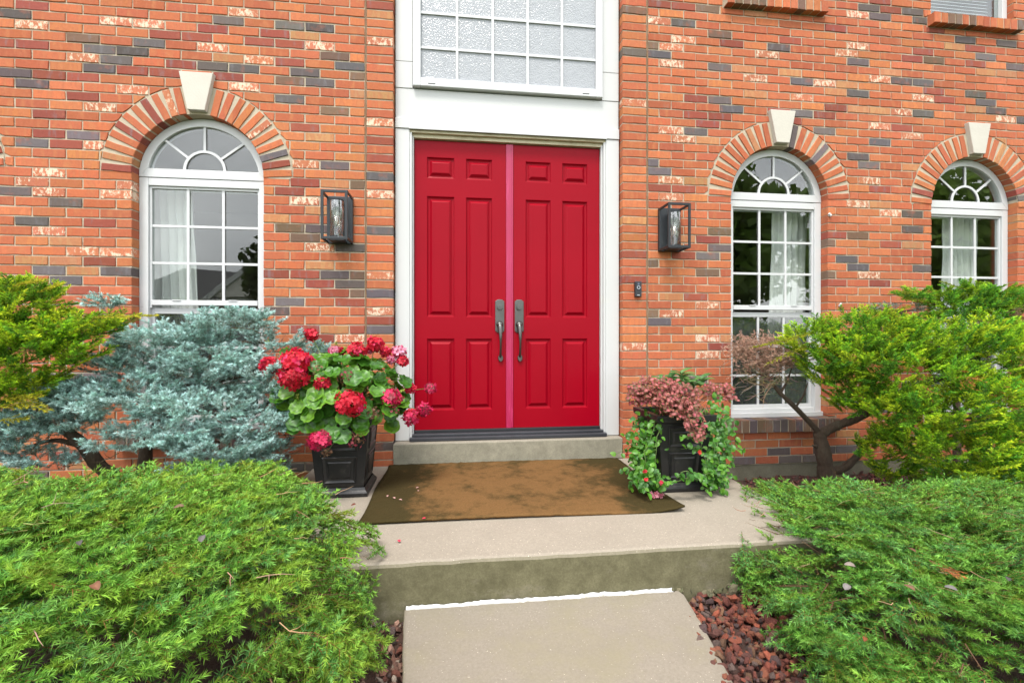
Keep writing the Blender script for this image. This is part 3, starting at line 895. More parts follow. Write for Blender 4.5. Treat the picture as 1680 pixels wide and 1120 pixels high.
# --- doors with raised panels
YD = 0.120
def door_leaf(x0, x1, cols, label, hx):
    z0, z1 = 0.249, 2.600
    rows = [(0.404, 0.991), (1.165, 2.150), (2.294, 2.468)]
    xs = [x0] + [v for c in cols for v in c] + [x1]
    zs = [z0] + [v for r in rows for v in r] + [z1]
    m = MB()
    for i in range(len(xs)-1):
        for j in range(len(zs)-1):
            if i % 2 == 1 and j % 2 == 1: continue
            a, b, c_, d = xs[i], xs[i+1], zs[j], zs[j+1]
            m.add([(a,YD,c_),(b,YD,c_),(b,YD,d),(a,YD,d)], [(0,1,2,3)])
    m.add([(x0,YD,z0),(x1,YD,z0),(x1,YD,z1),(x0,YD,z1),(x0,YD+0.045,z0),(x1,YD+0.045,z0),(x1,YD+0.045,z1),(x0,YD+0.045,z1)],
          [(0,4,5,1),(1,5,6,2),(2,6,7,3),(3,7,4,0),(4,7,6,5)])
    D = m.build('door', M['red'], HOUSE); D['label'] = label
    for (a, b) in cols:
        for (c_, d) in rows:
            prof = [(0, 0), (0.004, 0.0010), (0.008, 0.0120), (0.018, 0.0155), (0.026, 0.0150), (0.044, 0.0010), (0.048, -0.0005)]
            vs = []; fs = []
            for ins, dy in prof:
                vs += [(a+ins, YD+dy, c_+ins), (b-ins, YD+dy, c_+ins), (b-ins, YD+dy, d-ins), (a+ins, YD+dy, d-ins)]
            for r in range(len(prof)-1):
                for i in range(4):
                    j = (i+1)%4; fs.append((r*4+i, r*4+j, (r+1)*4+j, (r+1)*4+i))
            e_ = (len(prof)-1)*4; fs.append((e_, e_+1, e_+2, e_+3))
            pm = MB(); pm.add(vs, fs); pm.build('panel', M['red'], D)
    # handle set: long escutcheon with stepped ends, deadbolt, thumb latch grip, lower foot
    h = MB(); w = 0.038
    pl = []
    for zc, sgn in ((1.036, -1), (1.314, 1)):
        pts = [(w, 0), (w, 0.012), (w-0.010, 0.014), (w-0.012, 0.022), (0.0, 0.026), (-(w-0.012), 0.022), (-(w-0.010), 0.014), (-w, 0.012), (-w, 0)]
        pts = [(hx+px_, zc+sgn*(pz-0.026)) for px_, pz in pts]
        pl.append(pts)
    outline = pl[0][::-1] + pl[1]
    h.prism(outline, YD-0.009, YD-0.0005)
    P = h.build('handle_plate', M['pewter'], D, bevel=0.003)
    b_ = MB()
    def disc(z, r, ya, yb):
        ring = [(hx+r*math.cos(2*math.pi*i/20), z+r*math.sin(2*math.pi*i/20)) for i in range(20)]
        b_.prism(ring, ya, yb)
    disc(1.248, 0.024, YD-0.024, YD-0.0095); disc(1.248, 0.018, YD-0.032, YD-0.0245)
    b_.box(hx-0.0015, hx+0.0015, YD-0.0332, YD-0.0322, 1.238, 1.258)
    b_.build('deadbolt', M['pewter'], D, bevel=0.002, smooth=False)
    gmb = MB()
    path = []; rad = []
    for i in range(17):
        u = i/16
        z = 1.118 - u*0.285
        y = YD-0.012 - 0.052*math.sin(min(1, u*1.04)*math.pi)**0.6 if 0 < u < 1 else YD-0.008
        path.append((hx+0.004*u, y, z)); rad.append(0.021 - 0.0125*min(1, u*1.7) + 0.004*max(0, u-0.85)/0.15)
    gmb.tube(path, rad, 12)
    gmb.lathe(hx, YD-0.02, [(0.0,1.128),(0.024,1.124),(0.029,1.108),(0.024,1.092),(0.0,1.088)], 18)
    gmb.build('handle_grip', M['pewter'], D, smooth=True)
    fb = MB(); fb.prism([(hx+0.006+0.020*math.cos(2*math.pi*i/16), 0.828+0.030*math.sin(2*math.pi*i/16)) for i in range(16)], YD-0.022, YD-0.0005)
    fb.build('handle_foot', M['pewter'], D, bevel=0.004)
door_leaf(-0.343, 0.403, [(-0.246, -0.019), (0.070, 0.291)], 'left leaf of the red double door, with six raised panels', 0.351)
door_leaf(0.464, 1.203, [(0.566, 0.784), (0.878, 1.100)], 'right leaf of the red double door, with six raised panels', 0.513)
m = MB(); m.box(0.404, 0.4625, YD-0.006, YD+0.04, 0.249, 2.600); m.box(0.448, 0.4605, YD-0.0105, YD-0.0065, 0.252, 2.598)
m.build('astragal', M['rose'], HOUSE, bevel=0.002)['label'] = 'faded pink astragal strip between the door leaves'

# --- transom window over the door
m = MB(); X0, X1 = -0.347, 1.203; a, b = -0.287, 1.147
m.box(X0, a, 0.030, 0.11, 2.995, 4.90); m.box(b, X1, 0.030, 0.11, 2.995, 4.90)
m.box(a, b, 0.030, 0.11, 2.995, 3.060); m.box(a, b, 0.030, 0.11, 4.84, 4.90)
for x in (-0.215, 1.105):
    pass
TW = m.build('window', M['vinyl'], HOUSE, bevel=0.004)
TW['label'] = 'square-paned window of rain glass above the red door'
w_ = MB()
for x in (-0.20, 1.06): w_.box(x-0.028, x+0.028, 0.0285, 0.0305, 3.012, 3.018)
w_.build('weep_slot', M['gasket'], TW)
def rain_glass():
    mt = bpy.data.materials.new('rain_glass'); t, p = nodes(mt)
    warp = noise(t, 16, 4, 0.6)
    v = N(t, 'ShaderNodeTexVoronoi'); v.feature = 'SMOOTH_F1'; v.inputs['Scale'].default_value = 105; v.inputs['Smoothness'].default_value = 0.35
    g_ = N(t, 'ShaderNodeNewGeometry'); mp_ = N(t, 'ShaderNodeMapping'); mp_.inputs['Scale'].default_value = (1.25, 1, 0.85); mp_.inputs['Rotation'].default_value = (0, 0.6, 0)
    t.links.new(g_.outputs['Position'], mp_.inputs['Vector']); t.links.new(mp_.outputs['Vector'], v.inputs['Vector'])
    hgt = mixc(t, 0.35, v.outputs['Distance'], noise(t, 45, 3, 0.6))
    c = mixc(t, warp, (0.25, 0.265, 0.29), (0.34, 0.355, 0.38))
    t.links.new(c, p.inputs['Base Color'])
    p.inputs['Roughness'].default_value = 0.14; p.inputs['Specular IOR Level'].default_value = 0.5; p.inputs['IOR'].default_value = 1.5
    bump(t, p, hgt, 0.5, 0.010)
    return mt
M['rain'] = rain_glass()
xs = [a+(b-a)*i/5 for i in range(6)]; zs = [3.060, 3.310, 3.588, 3.865, 4.14, 4.42, 4.84]
for i in range(5):
    for j in range(6):
        pane(rect(xs[i]+0.0006, xs[i+1]-0.0006, zs[j]+0.0006, zs[j+1]-0.0006), 0.058, TW, M['rain'])
gm = MB()
for i in range(1, 5): gm.box(xs[i]-0.010, xs[i]+0.010, 0.046, 0.0575, 3.060, 4.84)
for j in range(1, 6):
    for i in range(5):
        gm.box(xs[i]+(0.010 if i else 0), xs[i+1]-(0.010 if i < 4 else 0), 0.0468, 0.0575, zs[j]-0.010, zs[j]+0.010)
gm.build('muntin', M['vinyl'], TW)
# ================================================================== THINGS ON AND BY THE WALL
def lantern(cx, label):
    z0, z1 = 1.715, 2.075; hw = 0.095; d = 0.195; b = 0.020
    T = thing('wall_lantern', (cx, 0.0, (z0+z1)/2), label, 'wall lamp', 'black box lanterns beside the door')
    m = MB(); m.box(cx-hw, cx+hw, -0.032, -0.002, z0, z1); m.build('back_plate', M['lampblack'], T, bevel=0.002)
    m = MB()
    m.box(cx-hw, cx-hw+b, -d, -d+0.012, z0, z1); m.box(cx+hw-b, cx+hw, -d, -d+0.012, z0, z1)
    m.box(cx-hw+b, cx+hw-b, -d, -d+0.012, z0, z0+b); m.box(cx-hw+b, cx+hw-b, -d, -d+0.012, z1-b, z1)
    for x in (cx-hw, cx+hw-0.010):
        m.box(x, x+0.010, -d+0.0121, -0.0321, z1-b, z1-0.001); m.box(x, x+0.010, -d+0.0121, -0.0321, z0+0.001, z0+b)
    m.build('cage', M['lampblack'], T, bevel=0.0015)
    m = MB(); m.box(cx-0.055, cx+0.055, -d+0.06, -0.0322, z0+0.003, z0+0.016); m.build('bottom_tray', M['lampblack'], T, bevel=0.0015)
    cy = -0.105; zc = (z0+z1)/2
    m = MB(); m.box(cx-0.022, cx+0.022, cy-0.01, -0.0322, z1-0.075, z1-0.050); m.build('arm', M['lampblack'], T, bevel=0.002)
    m = MB(); m.lathe(cx, cy, [(0.0,z1-0.048),(0.046,z1-0.049),(0.047,z1-0.078),(0.024,z1-0.080),(0.022,z1-0.135),(0.0,z1-0.136)], 20); m.build('socket', M['lampblack'], T, smooth=False)
    m = MB(); m.lathe(cx, cy, [(0.050,z1-0.062),(0.050,z0+0.036),(0.047,z0+0.036),(0.047,z1-0.062)], 28); m.build('glass_cylinder', M['cyl'], T, smooth=True)
    m = MB(); zb = z1-0.137
    m.lathe(cx, cy, [(0.013,zb),(0.015,zb-0.018),(0.027,zb-0.050),(0.031,zb-0.075),(0.026,zb-0.098),(0.012,zb-0.112),(0.0,zb-0.114)], 18); B = m.build('bulb', M['bulb'], T, smooth=True)
    m = MB()
    for k in range(4):
        a = k*math.pi/2+0.4
        m.tube([(cx+0.005*math.cos(a), cy+0.005*math.sin(a), zb-0.03), (cx+0.011*math.cos(a), cy+0.011*math.sin(a), zb-0.09)], 0.0016, 5)
    m.build('filament', M['filament'], B)
lantern(-0.889, 'black box lantern with a clear bulb, between the left window and the door')
lantern(1.763, 'black box lantern with a clear bulb, above the red-leaved planter')

T = thing('doorbell', (1.490, 0, 1.40), 'small black video doorbell on the brick strip beside the door', 'doorbell')
m = MB(); m.box(1.461, 1.519, -0.026, -0.002, 1.335, 1.463); m.build('housing', M['doorbell'], T, bevel=0.005)
m = MB(); m.box(1.468, 1.512, -0.0285, -0.0262, 1.395, 1.458); m.build('face_plate', M['doorbell'], T, bevel=0.002)
m = MB(); m.prism([(1.49+0.008*math.cos(2*math.pi*i/18), 1.440+0.008*math.sin(2*math.pi*i/18)) for i in range(18)], -0.0305, -0.0286); m.build('lens', M['bluegrey'], T, bevel=0.001)
m = MB()
ang = [2*math.pi*i/24 for i in range(24)]
m.strip([(1.49+0.0105*math.cos(t), 1.412+0.0105*math.sin(t)) for t in ang], [(1.49+0.0145*math.cos(t), 1.412+0.0145*math.sin(t)) for t in ang], -0.0302, -0.0286, closed=True)
m.build('button_ring', simple('pale_ring', (0.42,0.45,0.50), 0.3, 0.1, 10), T)
m = MB(); m.box(1.479, 1.501, -0.0272, -0.0261, 1.345, 1.353); m.build('name_strip', simple('pale_strip', (0.30,0.32,0.34), 0.3, 0.3, 90), T)

for (px, py, nm) in ((1360, 353, 'a'), (1377, 500, 'b')):
    c = survey(px, py, -0.004)
    m = MB()
    for k in range(5):
        q = c + Vector((random.uniform(-.014,.014), random.uniform(-0.010,0), random.uniform(-.008,.008)))
        r = random.uniform(0.006, 0.011)
        m.lathe(q.x, q.y, [(0, q.z-r), (r*0.8, q.z-r*0.6), (r, q.z), (r*0.7, q.z+r*0.7), (0, q.z+r)], 7)
    tag(m.build('anchor_remnant', M['vinyl']), 'small white lump of old fixing ' + ('high on the brick beside the nearer right window arch' if nm == 'a' else 'low on the brick above the golden conifer'), 'wall fixing')

# ------------------------------------------------------------------ doormat
def mat_material():
    m = bpy.data.materials.new('coir_mat'); t, b = nodes(m)
    fine = noise(t, 140, 7, 0.8)
    c = mixc(t, fine, (0.065, 0.034, 0.012), (0.235, 0.130, 0.052))
    big = noise(t, 3.1, 9, 0.74)
    g = N(t, 'ShaderNodeNewGeometry'); sx = N(t, 'ShaderNodeSeparateXYZ'); t.links.new(g.outputs['Position'], sx.inputs[0])
    edge = mathn(t, 'ABSOLUTE', mathn(t, 'SUBTRACT', sx.outputs['X'], 0.42))
    edge = mathn(t, 'MULTIPLY', ramp(t, edge, 0.45, 0.92), 0.36)
    back = mathn(t, 'MULTIPLY', ramp(t, sx.outputs['Y'], -0.42, -0.05), 0.12)
    mould = ramp(t, mathn(t, 'ADD', mathn(t, 'ADD', big, edge), back), 0.50, 0.68)
    c = mixc(t, mathn(t, 'MULTIPLY', mould, 0.94), c, mixc(t, fine, (0.014, 0.012, 0.006), (0.062, 0.050, 0.018)))
    m2 = ramp(t, noise(t, 8, 8, 0.72), 0.55, 0.72)
    c = mixc(t, mathn(t, 'MULTIPLY', m2, 0.6), c, (0.055, 0.036, 0.014))
    c = mixc(t, 0.7, c, mixc(t, noise(t, 60, 8, 0.85), (0.25, 0.25, 0.25), (1.6, 1.6, 1.6)), 'MULTIPLY')
    t.links.new(c, b.inputs['Base Color']); b.inputs['Roughness'].default_value = 1.0; b.inputs['Specular IOR Level'].default_value = 0.05
    bump(t, b, fine, 0.9, 0.006)
    return m
def doormat():
    nx, ny = 74, 44
    X0, X1, Y0, Y1 = -0.525, 1.300, -1.135, -0.030
    us = np.linspace(0, 1, nx); vs_ = np.linspace(0, 1, ny)
    U, V = np.meshgrid(us, vs_)
    X = X0+(X1-X0)*U + 0.006*np.sin(V*9); Y = Y0+(Y1-Y0)*V + 0.010*np.sin(U*3.0+0.5) - 0.02*U*(1-V)
    curl = np.clip(U-0.86, 0, 1)/0.14*np.clip(0.35-V, 0, 1)/0.35
    Z = 0.013 + 0.030*curl**2 + 0.006*np.sin(U*5+V*2)*np.clip(1-V*1.2, 0, 1) + RNG.normal(0, 0.0011, X.shape)
    Zb = Z-0.011
    top = np.stack([X,Y,Z], -1).reshape(-1,3); bot = np.stack([X,Y,Zb], -1).reshape(-1,3)
    i = np.arange(nx*ny).reshape(ny,nx); n = nx*ny
    f = [np.stack([i[:-1,:-1], i[:-1,1:], i[1:,1:], i[1:,:-1]], -1).reshape(-1,4)]
    f.append(f[0][:, ::-1]+n)
    for line in (i[0], i[:, -1], i[-1][::-1], i[:, 0][::-1]):
        f.append(np.stack([line[:-1], line[:-1]+n, line[1:]+n, line[1:]], -1))
    o = fast_mesh('doormat', np.concatenate([top,bot]), np.concatenate(f), np.ones((2*n,4)), mat_material())
    tag(o, 'large brown coir doormat with dark mouldy edges on the porch', 'doormat')
doormat()

# ================================================================== FOLIAGE TOOLS
def unit(a): return a/np.maximum(np.linalg.norm(a, axis=-1, keepdims=True), 1e-9)
def needle_cloud(B, D, L, K, nl, nw, th0, th1, col_in, col_tip, flat=1.0, nrm=None, jitter=0.2, twig=0.0012, twig_col=(0.16,0.085,0.035), tone=0.18, lift=0.0):
    """needles all along every shoot. B base, D unit direction, L length of N shoots; K needles each."""
    n = len(B)
    B = np.asarray(B, float); D = unit(np.asarray(D, float)); L = np.asarray(L, float)
    if nrm is None: nrm = np.tile([0, 0, 1.0], (n, 1))
    side = unit(np.cross(D, nrm + RNG.normal(0, 0.05, (n, 3)))); up = np.cross(side, D)
    t = (np.arange(K)[None, :] + RNG.random((n, K)))/K
    phi = RNG.random((n, K))*2*np.pi
    rad = np.cos(phi)[..., None]*side[:, None] + (np.sin(phi)*flat)[..., None]*up[:, None]
    rad = unit(rad + lift*up[:, None])
    th = (th0 + (th1-th0)*t**1.5) + RNG.normal(0, jitter, (n, K))
    d = np.cos(th)[..., None]*D[:, None] + np.sin(th)[..., None]*rad
    d = unit(d)
    base = B[:, None] + D[:, None]*(t*L[:, None])[..., None]
    ln = nl*(0.65+0.6*RNG.random((n, K)))*(1-0.25*t)
    w = unit(np.cross(d, RNG.normal(0, 1, (n, K, 3))))*(nw*0.5)
    tip = base + d*ln[..., None]
    v = np.stack([base - w, base + w, tip], 2).reshape(-1, 3)
    f = np.arange(n*K*3).reshape(-1, 3)
    s = (1 + RNG.normal(0, tone, (n, 1, 1)))*(1 + RNG.normal(0, 0.08, (n, K, 1)))
    ci = np.asarray(col_in, float); ct = np.asarray(col_tip, float)
    if ci.ndim == 1: ci = np.tile(ci, (n, 1)); 
    if ct.ndim == 1: ct = np.tile(ct, (n, 1))
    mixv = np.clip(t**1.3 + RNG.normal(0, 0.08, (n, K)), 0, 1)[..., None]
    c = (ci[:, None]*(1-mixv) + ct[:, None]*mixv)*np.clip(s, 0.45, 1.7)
    c = np.repeat(c.reshape(-1, 1, 3), 3, 1)
    c[:, 2] *= 1.12
    cols = np.concatenate([np.clip(c.reshape(-1, 3), 0, 1), np.ones((n*K*3, 1))], 1)
    if twig:
        a = np.stack([B + side*twig, B - side*twig*0.5 + up*twig, B - side*twig*0.5 - up*twig, B + D*L[:, None]], 1)
        tv = a.reshape(-1, 3); tf = (np.arange(n)[:, None, None]*4 + np.array([[0,1,3],[1,2,3],[2,0,3]])[None]).reshape(-1, 3) + len(v)
        v = np.concatenate([v, tv]); f = np.concatenate([f, tf])
        cols = np.concatenate([cols, np.tile([*twig_col, 1.0], (n*4, 1))])
    return v, f, cols
def merge(parts):
    vs, fs, cs, o = [], [], [], 0
    for v, f, c in parts:
        vs.append(v); fs.append(f+o); cs.append(c); o += len(v)
    return np.concatenate(vs), np.concatenate(fs), np.concatenate(cs)

def frond(o, d, n, L, gap, sl, ang, bend=0.0, leaders=3):
    """flat spray: leader and alternate side shoots; returns list of (base, dir, length, level)"""
    o = np.array(o, float); d = np.array(d, float); d /= np.linalg.norm(d)
    n = np.array(n, float); s = np.cross(d, n); s /= max(np.linalg.norm(s), 1e-6); n = np.cross(s, d)
    out = []; p = o.copy(); dd = d.copy(); seg = L/leaders
    pts = [p.copy()]
    for k in range(leaders):
        out.append((p.copy(), dd.copy(), seg*1.08, 0)); p = p + dd*seg; pts.append(p.copy())
        dd = dd + n*bend*random.uniform(-0.3, 1.3)/leaders + s*random.uniform(-0.12, 0.12); dd /= np.linalg.norm(dd)
    x = gap*random.uniform(0.4, 1.2); sg = random.choice((-1, 1))
    while x < L*0.94:
        k = min(leaders-1, int(x/seg)); q = pts[k] + (pts[k+1]-pts[k])*((x-k*seg)/seg)
        a = ang*random.uniform(0.8, 1.2)
        e = d*math.cos(a) + s*sg*math.sin(a) + n*random.uniform(-0.15, 0.22); e /= np.linalg.norm(e)
        out.append((q, e, sl*(1-0.6*x/L)*random.uniform(0.65, 1.25), 1))
        x += gap*random.uniform(0.6, 1.3)*0.5; sg = -sg
    return out
def vnoise(p, s, seed=0):
    """cheap smooth 3-d value for clumping"""
    x, y, z = p
    return (math.sin(x*s+seed)*math.cos(y*s*1.3+seed*2.1) + math.sin(z*s*1.7+x*s*0.6+seed*0.7) + math.sin((x+y)*s*2.3+seed*3.3)*0.5)/2.5

M['spruce'] = leaf_material('spruce_needles', 0.25, 0.5, 0.018, 0.3, 6)
M['bluespruce'] = leaf_material('blue_spruce_needles', 0.18, 0.6, 0.03, 0.25, 7)
M['juniper'] = leaf_material('golden_scale_leaves', 0.35, 0.6, 0.012, 0.3, 6)
M['leaf'] = leaf_material('soft_leaf', 0.36, 0.42, 0.03, 0.2, 12)
M['petal'] = leaf_material('petal', 0.30, 0.6, 0.03, 0.12, 25)
M['dry'] = leaf_material('dry_twig', 0.1, 0.7, 0.02, 0.25, 30)
def bark_material():
    m = bpy.data.materials.new('conifer_bark'); t, b = nodes(m)
    c = mixc(t, noise(t, 1.0, 8, 0.7, stretch=(60, 60, 16)), (0.020, 0.014, 0.010), (0.125, 0.085, 0.055))
    c = mixc(t, mathn(t, 'MULTIPLY', ramp(t, noise(t, 12, 5), 0.55, 0.7), 0.5), c, (0.10, 0.10, 0.07))
    t.links.new(c, b.inputs['Base Color']); b.inputs['Roughness'].default_value = 0.95
    bump(t, b, noise(t, 1.0, 8, 0.7, stretch=(70, 70, 20)), 1.0, 0.012)
    return m
M['bark'] = bark_material()

def limb(mb, pts, r0, r1, seg=9, wob=0.012):
    """tapered limb through world points with small knots"""
    P = [Vector(p) for p in pts]; out = []; rad = []
    nseg = 6
    for a, b in zip(P[:-1], P[1:]):
        for k in range(nseg): out.append(a.lerp(b, k/nseg))
    out.append(P[-1]); n = len(out)
    for i in range(1, 3):   # soften corners
        out = [out[0]] + [(out[j-1]+out[j]*2+out[j+1])/4 for j in range(1, n-1)] + [out[-1]]
    for i, p in enumerate(out):
        u = i/(n-1)
        out[i] = p + Vector((random.uniform(-1,1), random.uniform(-1,1), random.uniform(-1,1)))*wob*r0*8*0.1
        rad.append((r0+(r1-r0)*u)*random.uniform(0.9, 1.12))
    mb.tube(out, rad, seg)
def twigs(mb, n, centre_fn, dir_fn, lmin, lmax, r, col):
    for _ in range(n):
        p = Vector(centre_fn()); d = Vector(dir_fn(p)).normalized(); L = random.uniform(lmin, lmax)
        pts = [p]
        for k in range(3):
            d = (d + Vector((random.gauss(0,.25), random.gauss(0,.25), random.gauss(0,.2)))).normalized()
            pts.append(pts[-1] + d*L/3)
        c = tuple(x*random.uniform(0.7, 1.25) for x in col) + (1,)
        mb.tube(pts, [r, r*0.85, r*0.7, r*0.3], 4, c)
        if random.random() < 0.6:
            q = pts[1]; e = (d + Vector((random.gauss(0,.7), random.gauss(0,.7), random.gauss(0,.5)))).normalized()
            mb.tube([q, q+e*L*0.22, q+e*L*0.4+Vector((0,0,random.uniform(-.01,.02)))], [r*0.7, r*0.55, r*0.2], 4, c)

# ------------------------------------------------------------------ low spreading spruces in front
def mound_spruce(name, label, cx, cy, rx, ry, top, count, greens, tipcol, keep, seed, frondL=(0.12, 0.22), nl=0.022, hub=None, dry=60, pw=3.2, crest=0.0, hump=None):
    T = thing(name, (cx, cy, GZ), label, 'spruce shrub')
    hub = hub or (cx, cy)
    sh = []; tone = []
    nrm_all = []
    def height(x, y):
        r = (abs((x-cx)/rx)**3.8 + abs((y-cy)/ry)**3.8)**(1/3.8)
        edge = 1 + 0.07*math.sin(5*math.atan2(y-cy, x-cx)+seed) + 0.05*math.sin(11*math.atan2(y-cy, x-cx)+2*seed)
        r /= edge
        if r >= 1: return None, r
        hb = 0.0 if hump is None else hump[2]*math.exp(-((x-hump[0])**2+(y-hump[1])**2)/0.10)
        return hb + GZ + 0.03 + (top-GZ-0.03)*(1-r**pw)**(1/pw*1.25) + 0.025*math.sin(x*9+seed)*math.cos(y*8+seed*2) + crest*min(1, max(0, (-y-0.75)/0.6))*min(1, max(0, (y+3.15)/0.8)), r
    made = 0; guard = 0    # sparser where no picture from near the photograph's own place looks
    while made < count and guard < count*20:
        guard += 1
        x = cx + rx*random.uniform(-1.05, 1.05); y = cy + ry*random.uniform(-1.05, 1.05)
        h, r = height(x, y)
        if h is None: continue
        if (x < -0.886*(y+3.63)-0.30 or x > 1.445*(y+3.63)+0.30) and random.random() < 0.62: continue
        if y > -1.35 and random.random() < 0.30: continue
        # more fronds on the steep rim, where one ground point carries a tall flank
        if r < 0.78 and random.random() < 0.20: continue
        z = h
        if r > 0.80: z = GZ + 0.02 + (h-GZ-0.02)*random.uniform(0.15, 1.0)
        if not keep(x, y, z): continue
        e = 0.03
        h1, _ = height(x+e, y); h2, _ = height(x, y+e)
        gx = ((h1 if h1 is not None else GZ)-h)/e; gy = ((h2 if h2 is not None else GZ)-h)/e
        gx = max(-2.2, min(2.2, gx)); gy = max(-2.2, min(2.2, gy))
        nv = Vector((-gx, -gy, 1)).normalized()
        clump = vnoise((x, y, z), 8.5, seed)
        if clump < -0.62 and y > -2.0 and random.random() < 0.55: continue
        out = Vector((x-hub[0], y-hub[1], 0)); out = out.normalized() if out.length > 0.02 else Vector((1,0,0))
        out = (out + Vector((random.gauss(0,.42), random.gauss(0,.42), 0))).normalized()
        d = (out - nv*out.dot(nv)).normalized() + nv*random.uniform(0.10, 0.80) + Vector((0,0,0.08))
        d.normalize()
        L = random.uniform(*frondL)
        depth = abs(random.gauss(0, 0.035)) + (0.04 if clump < -0.15 else 0) + (random.uniform(0.03, 0.12) if random.random() < 0.28 else 0)
        o = Vector((x, y, z)) - d*L*0.75 - nv*depth
        fr = frond(o, d, nv + Vector((random.gauss(0,.2), random.gauss(0,.2), 0)), L, 0.048, 0.082, R(50), 0.3)
        g = random.choice(greens); q = random.uniform(0.82, 1.2)*(1+0.16*clump)
        yellow = random.random()
        for b_, e_, l_, lv in fr:
            sh.append((b_, e_, l_)); tone.append((g[0]*q*(1.25 if yellow > 0.85 else 1), g[1]*q, g[2]*q)); nrm_all.append(tuple(nv))
        made += 1
    B = np.array([s[0] for s in sh]); D = np.array([s[1] for s in sh]); L = np.array([s[2] for s in sh]); G = np.array(tone)
    tips = G*0.65 + np.array(tipcol)*0.5
    # needles finer and closer where the bush comes up to the lens, so that every one stays thinner than it is long
    parts = []; NR = np.array(nrm_all)
    for lo, hi, K, wd in ((-9, -2.15, 42, 0.0028), (-2.15, -1.55, 27, 0.0037), (-1.55, 9, 17, 0.0050)):
        k = (B[:, 1] > lo) & (B[:, 1] <= hi)
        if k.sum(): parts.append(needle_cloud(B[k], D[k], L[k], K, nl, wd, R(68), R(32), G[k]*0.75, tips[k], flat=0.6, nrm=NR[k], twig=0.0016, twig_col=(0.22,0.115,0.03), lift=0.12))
    v, f, c = merge(parts)
    fast_mesh('foliage', v, f, c, M['spruce'], T, kind='stuff')
    # brown dead needles and bare shoots inside the bush
    sh2 = []
    for _ in range(int(count*0.5)):
        a = random.uniform(0, 2*math.pi); r = math.sqrt(random.random())*0.9
        x = cx+rx*r*math.cos(a); y = cy+ry*r*math.sin(a); h, rr = height(x, y)
        if h is None or not keep(x, y, h): continue
        z = GZ + 0.03 + (h-GZ-0.03)*random.uniform(0.35, 0.80)
        out = Vector((x-hub[0], y-hub[1], 0.05)).normalized() + Vector((random.gauss(0,.4), random.gauss(0,.4), random.gauss(0,.25)))
        sh2.append(((x, y, z), tuple(out.normalized()), random.uniform(0.08, 0.2)))
    v, f, c = needle_cloud([s[0] for s in sh2], [s[1] for s in sh2], [s[2] for s in sh2], 22, 0.014, 0.0016, R(60), R(40), (0.10,0.055,0.025), (0.20,0.12,0.05), twig=0.0026, twig_col=(0.12,0.065,0.035))
    fast_mesh('dead_needles', v, f, c, M['dry'], T, kind='stuff')
    br = MB()
    for k in range(26):
        a = 2*math.pi*k/26 + random.uniform(-.1, .1); ex = cx+rx*0.85*math.cos(a); ey = cy+ry*0.85*math.sin(a)
        if not keep(ex, ey, 0): continue
        hz, _ = height(cx+(ex-cx)*0.6, cy+(ey-cy)*0.6)
        mid = (hub[0]+(ex-hub[0])*0.55, hub[1]+(ey-hub[1])*0.55, GZ+0.55*((hz or 0)-GZ))
        limb(br, [(hub[0]+random.uniform(-.03,.03), hub[1]+random.uniform(-.03,.03), GZ-0.02), mid, (ex, ey, GZ+0.12)], 0.014, 0.004, 5)
    br.build('branches', M['bark'], T, smooth=True, kind='stuff')
    tw = MB()
    def cp():
        for _ in range(60):
            x = cx+rx*random.uniform(-.92,.92); y = cy+ry*random.uniform(-.92,.92); h, r = height(x, y)
            if h is not None and keep(x, y, h): return (x, y, h+random.uniform(-0.05, 0.012))
        return (cx, cy, top)
    twigs(tw, dry, cp, lambda p: (p[0]-hub[0]+random.gauss(0,.3), p[1]-hub[1]+random.gauss(0,.3), random.gauss(0.02,.1)), 0.04, 0.12, 0.0016, (0.30,0.20,0.11))
    tw.build('dead_twigs', M['dry'], T, kind='stuff')
    return T, height

GREEN_L = [(0.080,0.245,0.028), (0.108,0.280,0.030), (0.140,0.300,0.026), (0.082,0.260,0.062), (0.185,0.310,0.026)]
_, HL = mound_spruce('spreading_spruce', 'broad bright green spreading spruce filling the ground left of the path', -1.62, -1.95, 1.32, 1.14, 0.42, 2450,
             GREEN_L, (0.30,0.50,0.07), lambda x, y, z: y > -3.0 and not (x > -0.30 and z < -0.1) and not (x > -1.12 and y > -1.58 and z < 0.03), 1.7, hub=(-1.75, -2.0), dry=110, hump=(-0.78, -1.2, 0.07))
GREEN_R = [(0.068,0.215,0.028), (0.092,0.245,0.028), (0.120,0.260,0.024), (0.070,0.225,0.060)]
_, HR = mound_spruce('spreading_spruce', 'dull green spreading spruce with dry twigs, right of the path', 2.75, -1.85, 1.46, 1.30, 0.07, 2400,
             GREEN_R, (0.22,0.42,0.07), lambda x, y, z: y > -3.15 and not (y > -0.52) and not (x < 1.99 and y > -1.58 and z < 0.03), 4.1, crest=0.085, frondL=(0.14, 0.27), nl=0.021, hub=(2.35, -1.35), dry=190)

